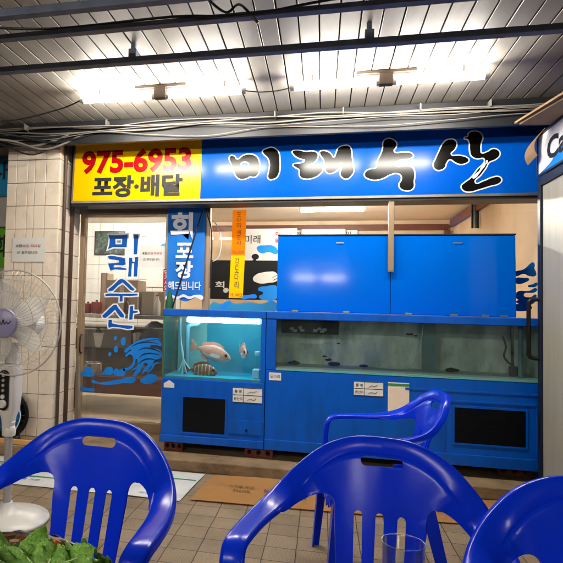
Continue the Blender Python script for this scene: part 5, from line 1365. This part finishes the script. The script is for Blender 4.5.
# ---------------------------------------------------------------- diner's table and what stands on it
tb = thing('dining_table', 'steel topped dining table carrying the lettuce basket and the glass', 'table', (-.1, .58, 0))
obj('table_top', box(NB(), -.75, .55, .24, .872, .705, .725, bev=.006), M['table'], tb)
for x in (-.69, .49):
    for y in (.30, .82):
        obj('leg', tube(NB(), [(x, y, .002), (x, y, .704)], .016, 10), M['steel'], tb, smooth=True)
gl = thing('drinking_glass', 'clear empty drinking glass at the edge of the table', 'glass', (.112, .828, .726))
obj('cup', lathe(NB(), [(0, .001), (.024, .001), (.025, .004), (.0278, .108), (.0285, .1100), (.0274, .1100), (.0262, .107), (.0232, .012), (0, .010)], (.112, .828, .726), n=48), M['clear'], gl, smooth=True, angle=60)
obj('rim', ring(NB(), (.112, .828, .8363), .0280, .0009, 'z', 64, 6), M['clear'], gl, smooth=True)

bk = thing('wicker_basket', 'small wicker basket with black wire loops holding lettuce', 'basket', (-.40, .66, .726))
bcx, bcy, bz = -.405, .650, .728
bm = NB()
for j in range(9):
    f_ = j/8; r = .085+.038*f_; z = bz+.004+.072*f_
    pts = [(bcx+(r+.003*math.sin(18*a+j*PI))*math.cos(a), bcy+(r+.003*math.sin(18*a+j*PI))*math.sin(a), z) for a in [2*PI*k/72 for k in range(73)]]
    tube(bm, pts, .0042, 6)
for k in range(36):
    a = 2*PI*k/36; tube(bm, [(bcx+.085*math.cos(a), bcy+.085*math.sin(a), bz+.002), (bcx+.124*math.cos(a), bcy+.124*math.sin(a), bz+.078)], .0035, 5)
lathe(bm, [(0, .001), (.085, .001), (.085, .006), (0, .006)], (bcx, bcy, bz), n=36)
obj('woven_body', bm, M['wicker'], bk, smooth=True)
bm = NB(); ring(bm, (bcx, bcy, bz+.078), .128, .0032, 'z', 64, 6)
for k in range(14):
    a0 = 2*PI*k/14; pts = []
    for j in range(17):
        th = 2*PI*j/16; aa = a0+.16*math.cos(th); pts.append((bcx+.130*math.cos(aa), bcy+.130*math.sin(aa), bz+.064+.016*math.sin(th)))
    tube(bm, pts, .0028, 6)
obj('wire_scroll', bm, M['blackplastic'], bk, smooth=True)

def leaf(loc, L, Wd, rz, pitch, roll, seed, lab):
    rnd = random.Random(seed); p1, p2, p3 = (rnd.uniform(0, 6) for _ in range(3))
    t = thing('lettuce_leaf', lab, 'lettuce', loc, rz, 'lettuce leaves in the basket')
    Rm = Matrix.Rotation(pitch, 4, 'X') @ Matrix.Rotation(roll, 4, 'Y')
    def f(u, v):
        a = (u-.5)*2; w = Wd*min(1, .42+1.5*v)*(1 if v < .72 else math.sqrt(max(.01, 1-((v-.72)/.285)**2)))*(1+.05*math.sin(v*40+p2))
        x = a*w*.5; y = v*L
        edge = abs(a)**2.2
        z = .010*edge*math.sin(v*34+p1+a*2)+.006*edge*math.sin(v*71+p2)+.004*v*v*math.sin(a*14+p3)+.022*abs(a)**1.5*(.6+.4*math.sin(v*5+p3))
        z += .0028*math.sin(v*34-abs(a)*14)*min(1, 3*abs(a))+.10*v*v*L*2-.02*v
        nz = noise.noise(Vector((a*2.6+p1, v*6+p2, p3)))+.5*noise.noise(Vector((a*6+p2, v*13+p3, p1)))
        z += (.010*nz+.0035*noise.noise(Vector((a*15+p3, v*26, p2))))*min(1, 2.2*abs(a)+.12)
        x += .005*edge*math.sin(v*46+p3)
        return Vector((x, y, z))
    bm = gridsheet(NB(), f, 48, 72); thicken(bm, .0009); bm.transform(Rm); obj('blade', bm, M['lettuce'], t, smooth=True, local=True, angle=0)
    bm = NB()
    tube(bm, [Rm @ (f(.5, v)+Vector((0, 0, .0016))) for v in [k/12*.86 for k in range(13)]], [.0085*(1-.85*k/12) for k in range(13)], 6)
    for s in (-1, 1):
        for v0 in (.15, .28, .42, .55, .68):
            tube(bm, [Rm @ (f(.5+s*.30*q, min(.98, v0+.16*q))+Vector((0, 0, .0012))) for q in (0, .33, .66, 1)], [.0022, .0017, .0012, .0006], 5)
    obj('midrib', bm, M['lettuce_rib'], t, smooth=True, local=True)
    return t
leaf((-.345, .598, .772), .140, .145, Rd(3), Rd(15), Rd(0), 1, 'broad lettuce leaf on top of the basket with its pale midrib showing')
leaf((-.312, .622, .764), .110, .095, Rd(-14), Rd(12), Rd(-8), 2, 'lettuce leaf curling over the basket rim towards the chair slots')
leaf((-.385, .620, .764), .115, .095, Rd(6), Rd(9), Rd(8), 3, 'lettuce leaf on the fan side of the basket')
leaf((-.312, .682, .772), .070, .080, Rd(-10), Rd(20), Rd(6), 4, 'upright ruffled lettuce leaf at the back of the basket')
leaf((-.375, .682, .772), .070, .085, Rd(6), Rd(18), Rd(-6), 5, 'lettuce leaf standing behind the broad top leaf')
leaf((-.340, .600, .732), .10, .11, Rd(-24), Rd(4), Rd(6), 6, 'lowest lettuce leaf lying across the basket')
bm = NB(); tube(bm, [(-.372, .745, .79), (-.362, .757, .812)], [.010, .006], 10)
tag(obj('carrot_stick', bm, M['carrot'], smooth=True), 'short orange carrot stick poking up behind the lettuce', 'carrot')

# ================================================================== light, camera, world
w = bpy.data.worlds.new('World'); S.world = w; w.use_nodes = True
N = w.node_tree.nodes; L = w.node_tree.links
bgd = N['Background']; sky = N.new('ShaderNodeTexSky'); sky.sky_type = 'NISHITA'; sky.sun_disc = False
sky.sun_elevation = Rd(-4.0); sky.sun_rotation = Rd(200)
L.new(sky.outputs[0], bgd.inputs['Color']); bgd.inputs['Strength'].default_value = .05
sl = bpy.data.lights.new('dusk_sun', 'SUN'); sl.energy = .02; sl.angle = Rd(10); sl.color = (1, .9, .8)
so = bpy.data.objects.new('dusk_sun', sl); COL.objects.link(so); so.location = (0, -8, 6); so.rotation_euler = (Rd(88), 0, Rd(20))

cd = bpy.data.cameras.new('camera'); cd.sensor_width = 36; cd.lens = 36*564/563; cd.shift_x = (281.5-193)/563; cd.clip_end = 300; cd.clip_start = .02
co = bpy.data.objects.new('camera', cd); COL.objects.link(co)
rot = Matrix([[0.974375, -0.014833, 0.224439], [0.223509, -0.048058, -0.973516], [0.025226, 0.998734, -0.043511]])
co.matrix_world = Matrix.Translation((0, 0, 1.15)) @ rot.to_4x4()
S.camera = co
S.view_settings.view_transform = 'Standard'; S.view_settings.look = 'None'; S.view_settings.exposure = 2.6; S.view_settings.gamma = 1
S.view_settings.use_curve_mapping = False
S.render.engine = 'CYCLES'
S.cycles.use_denoising = True
S.cycles.max_bounces = 10; S.cycles.transparent_max_bounces = 24; S.cycles.diffuse_bounces = 4; S.cycles.glossy_bounces = 4
S.cycles.sample_clamp_indirect = 6
S.cycles.caustics_reflective = False; S.cycles.caustics_refractive = False
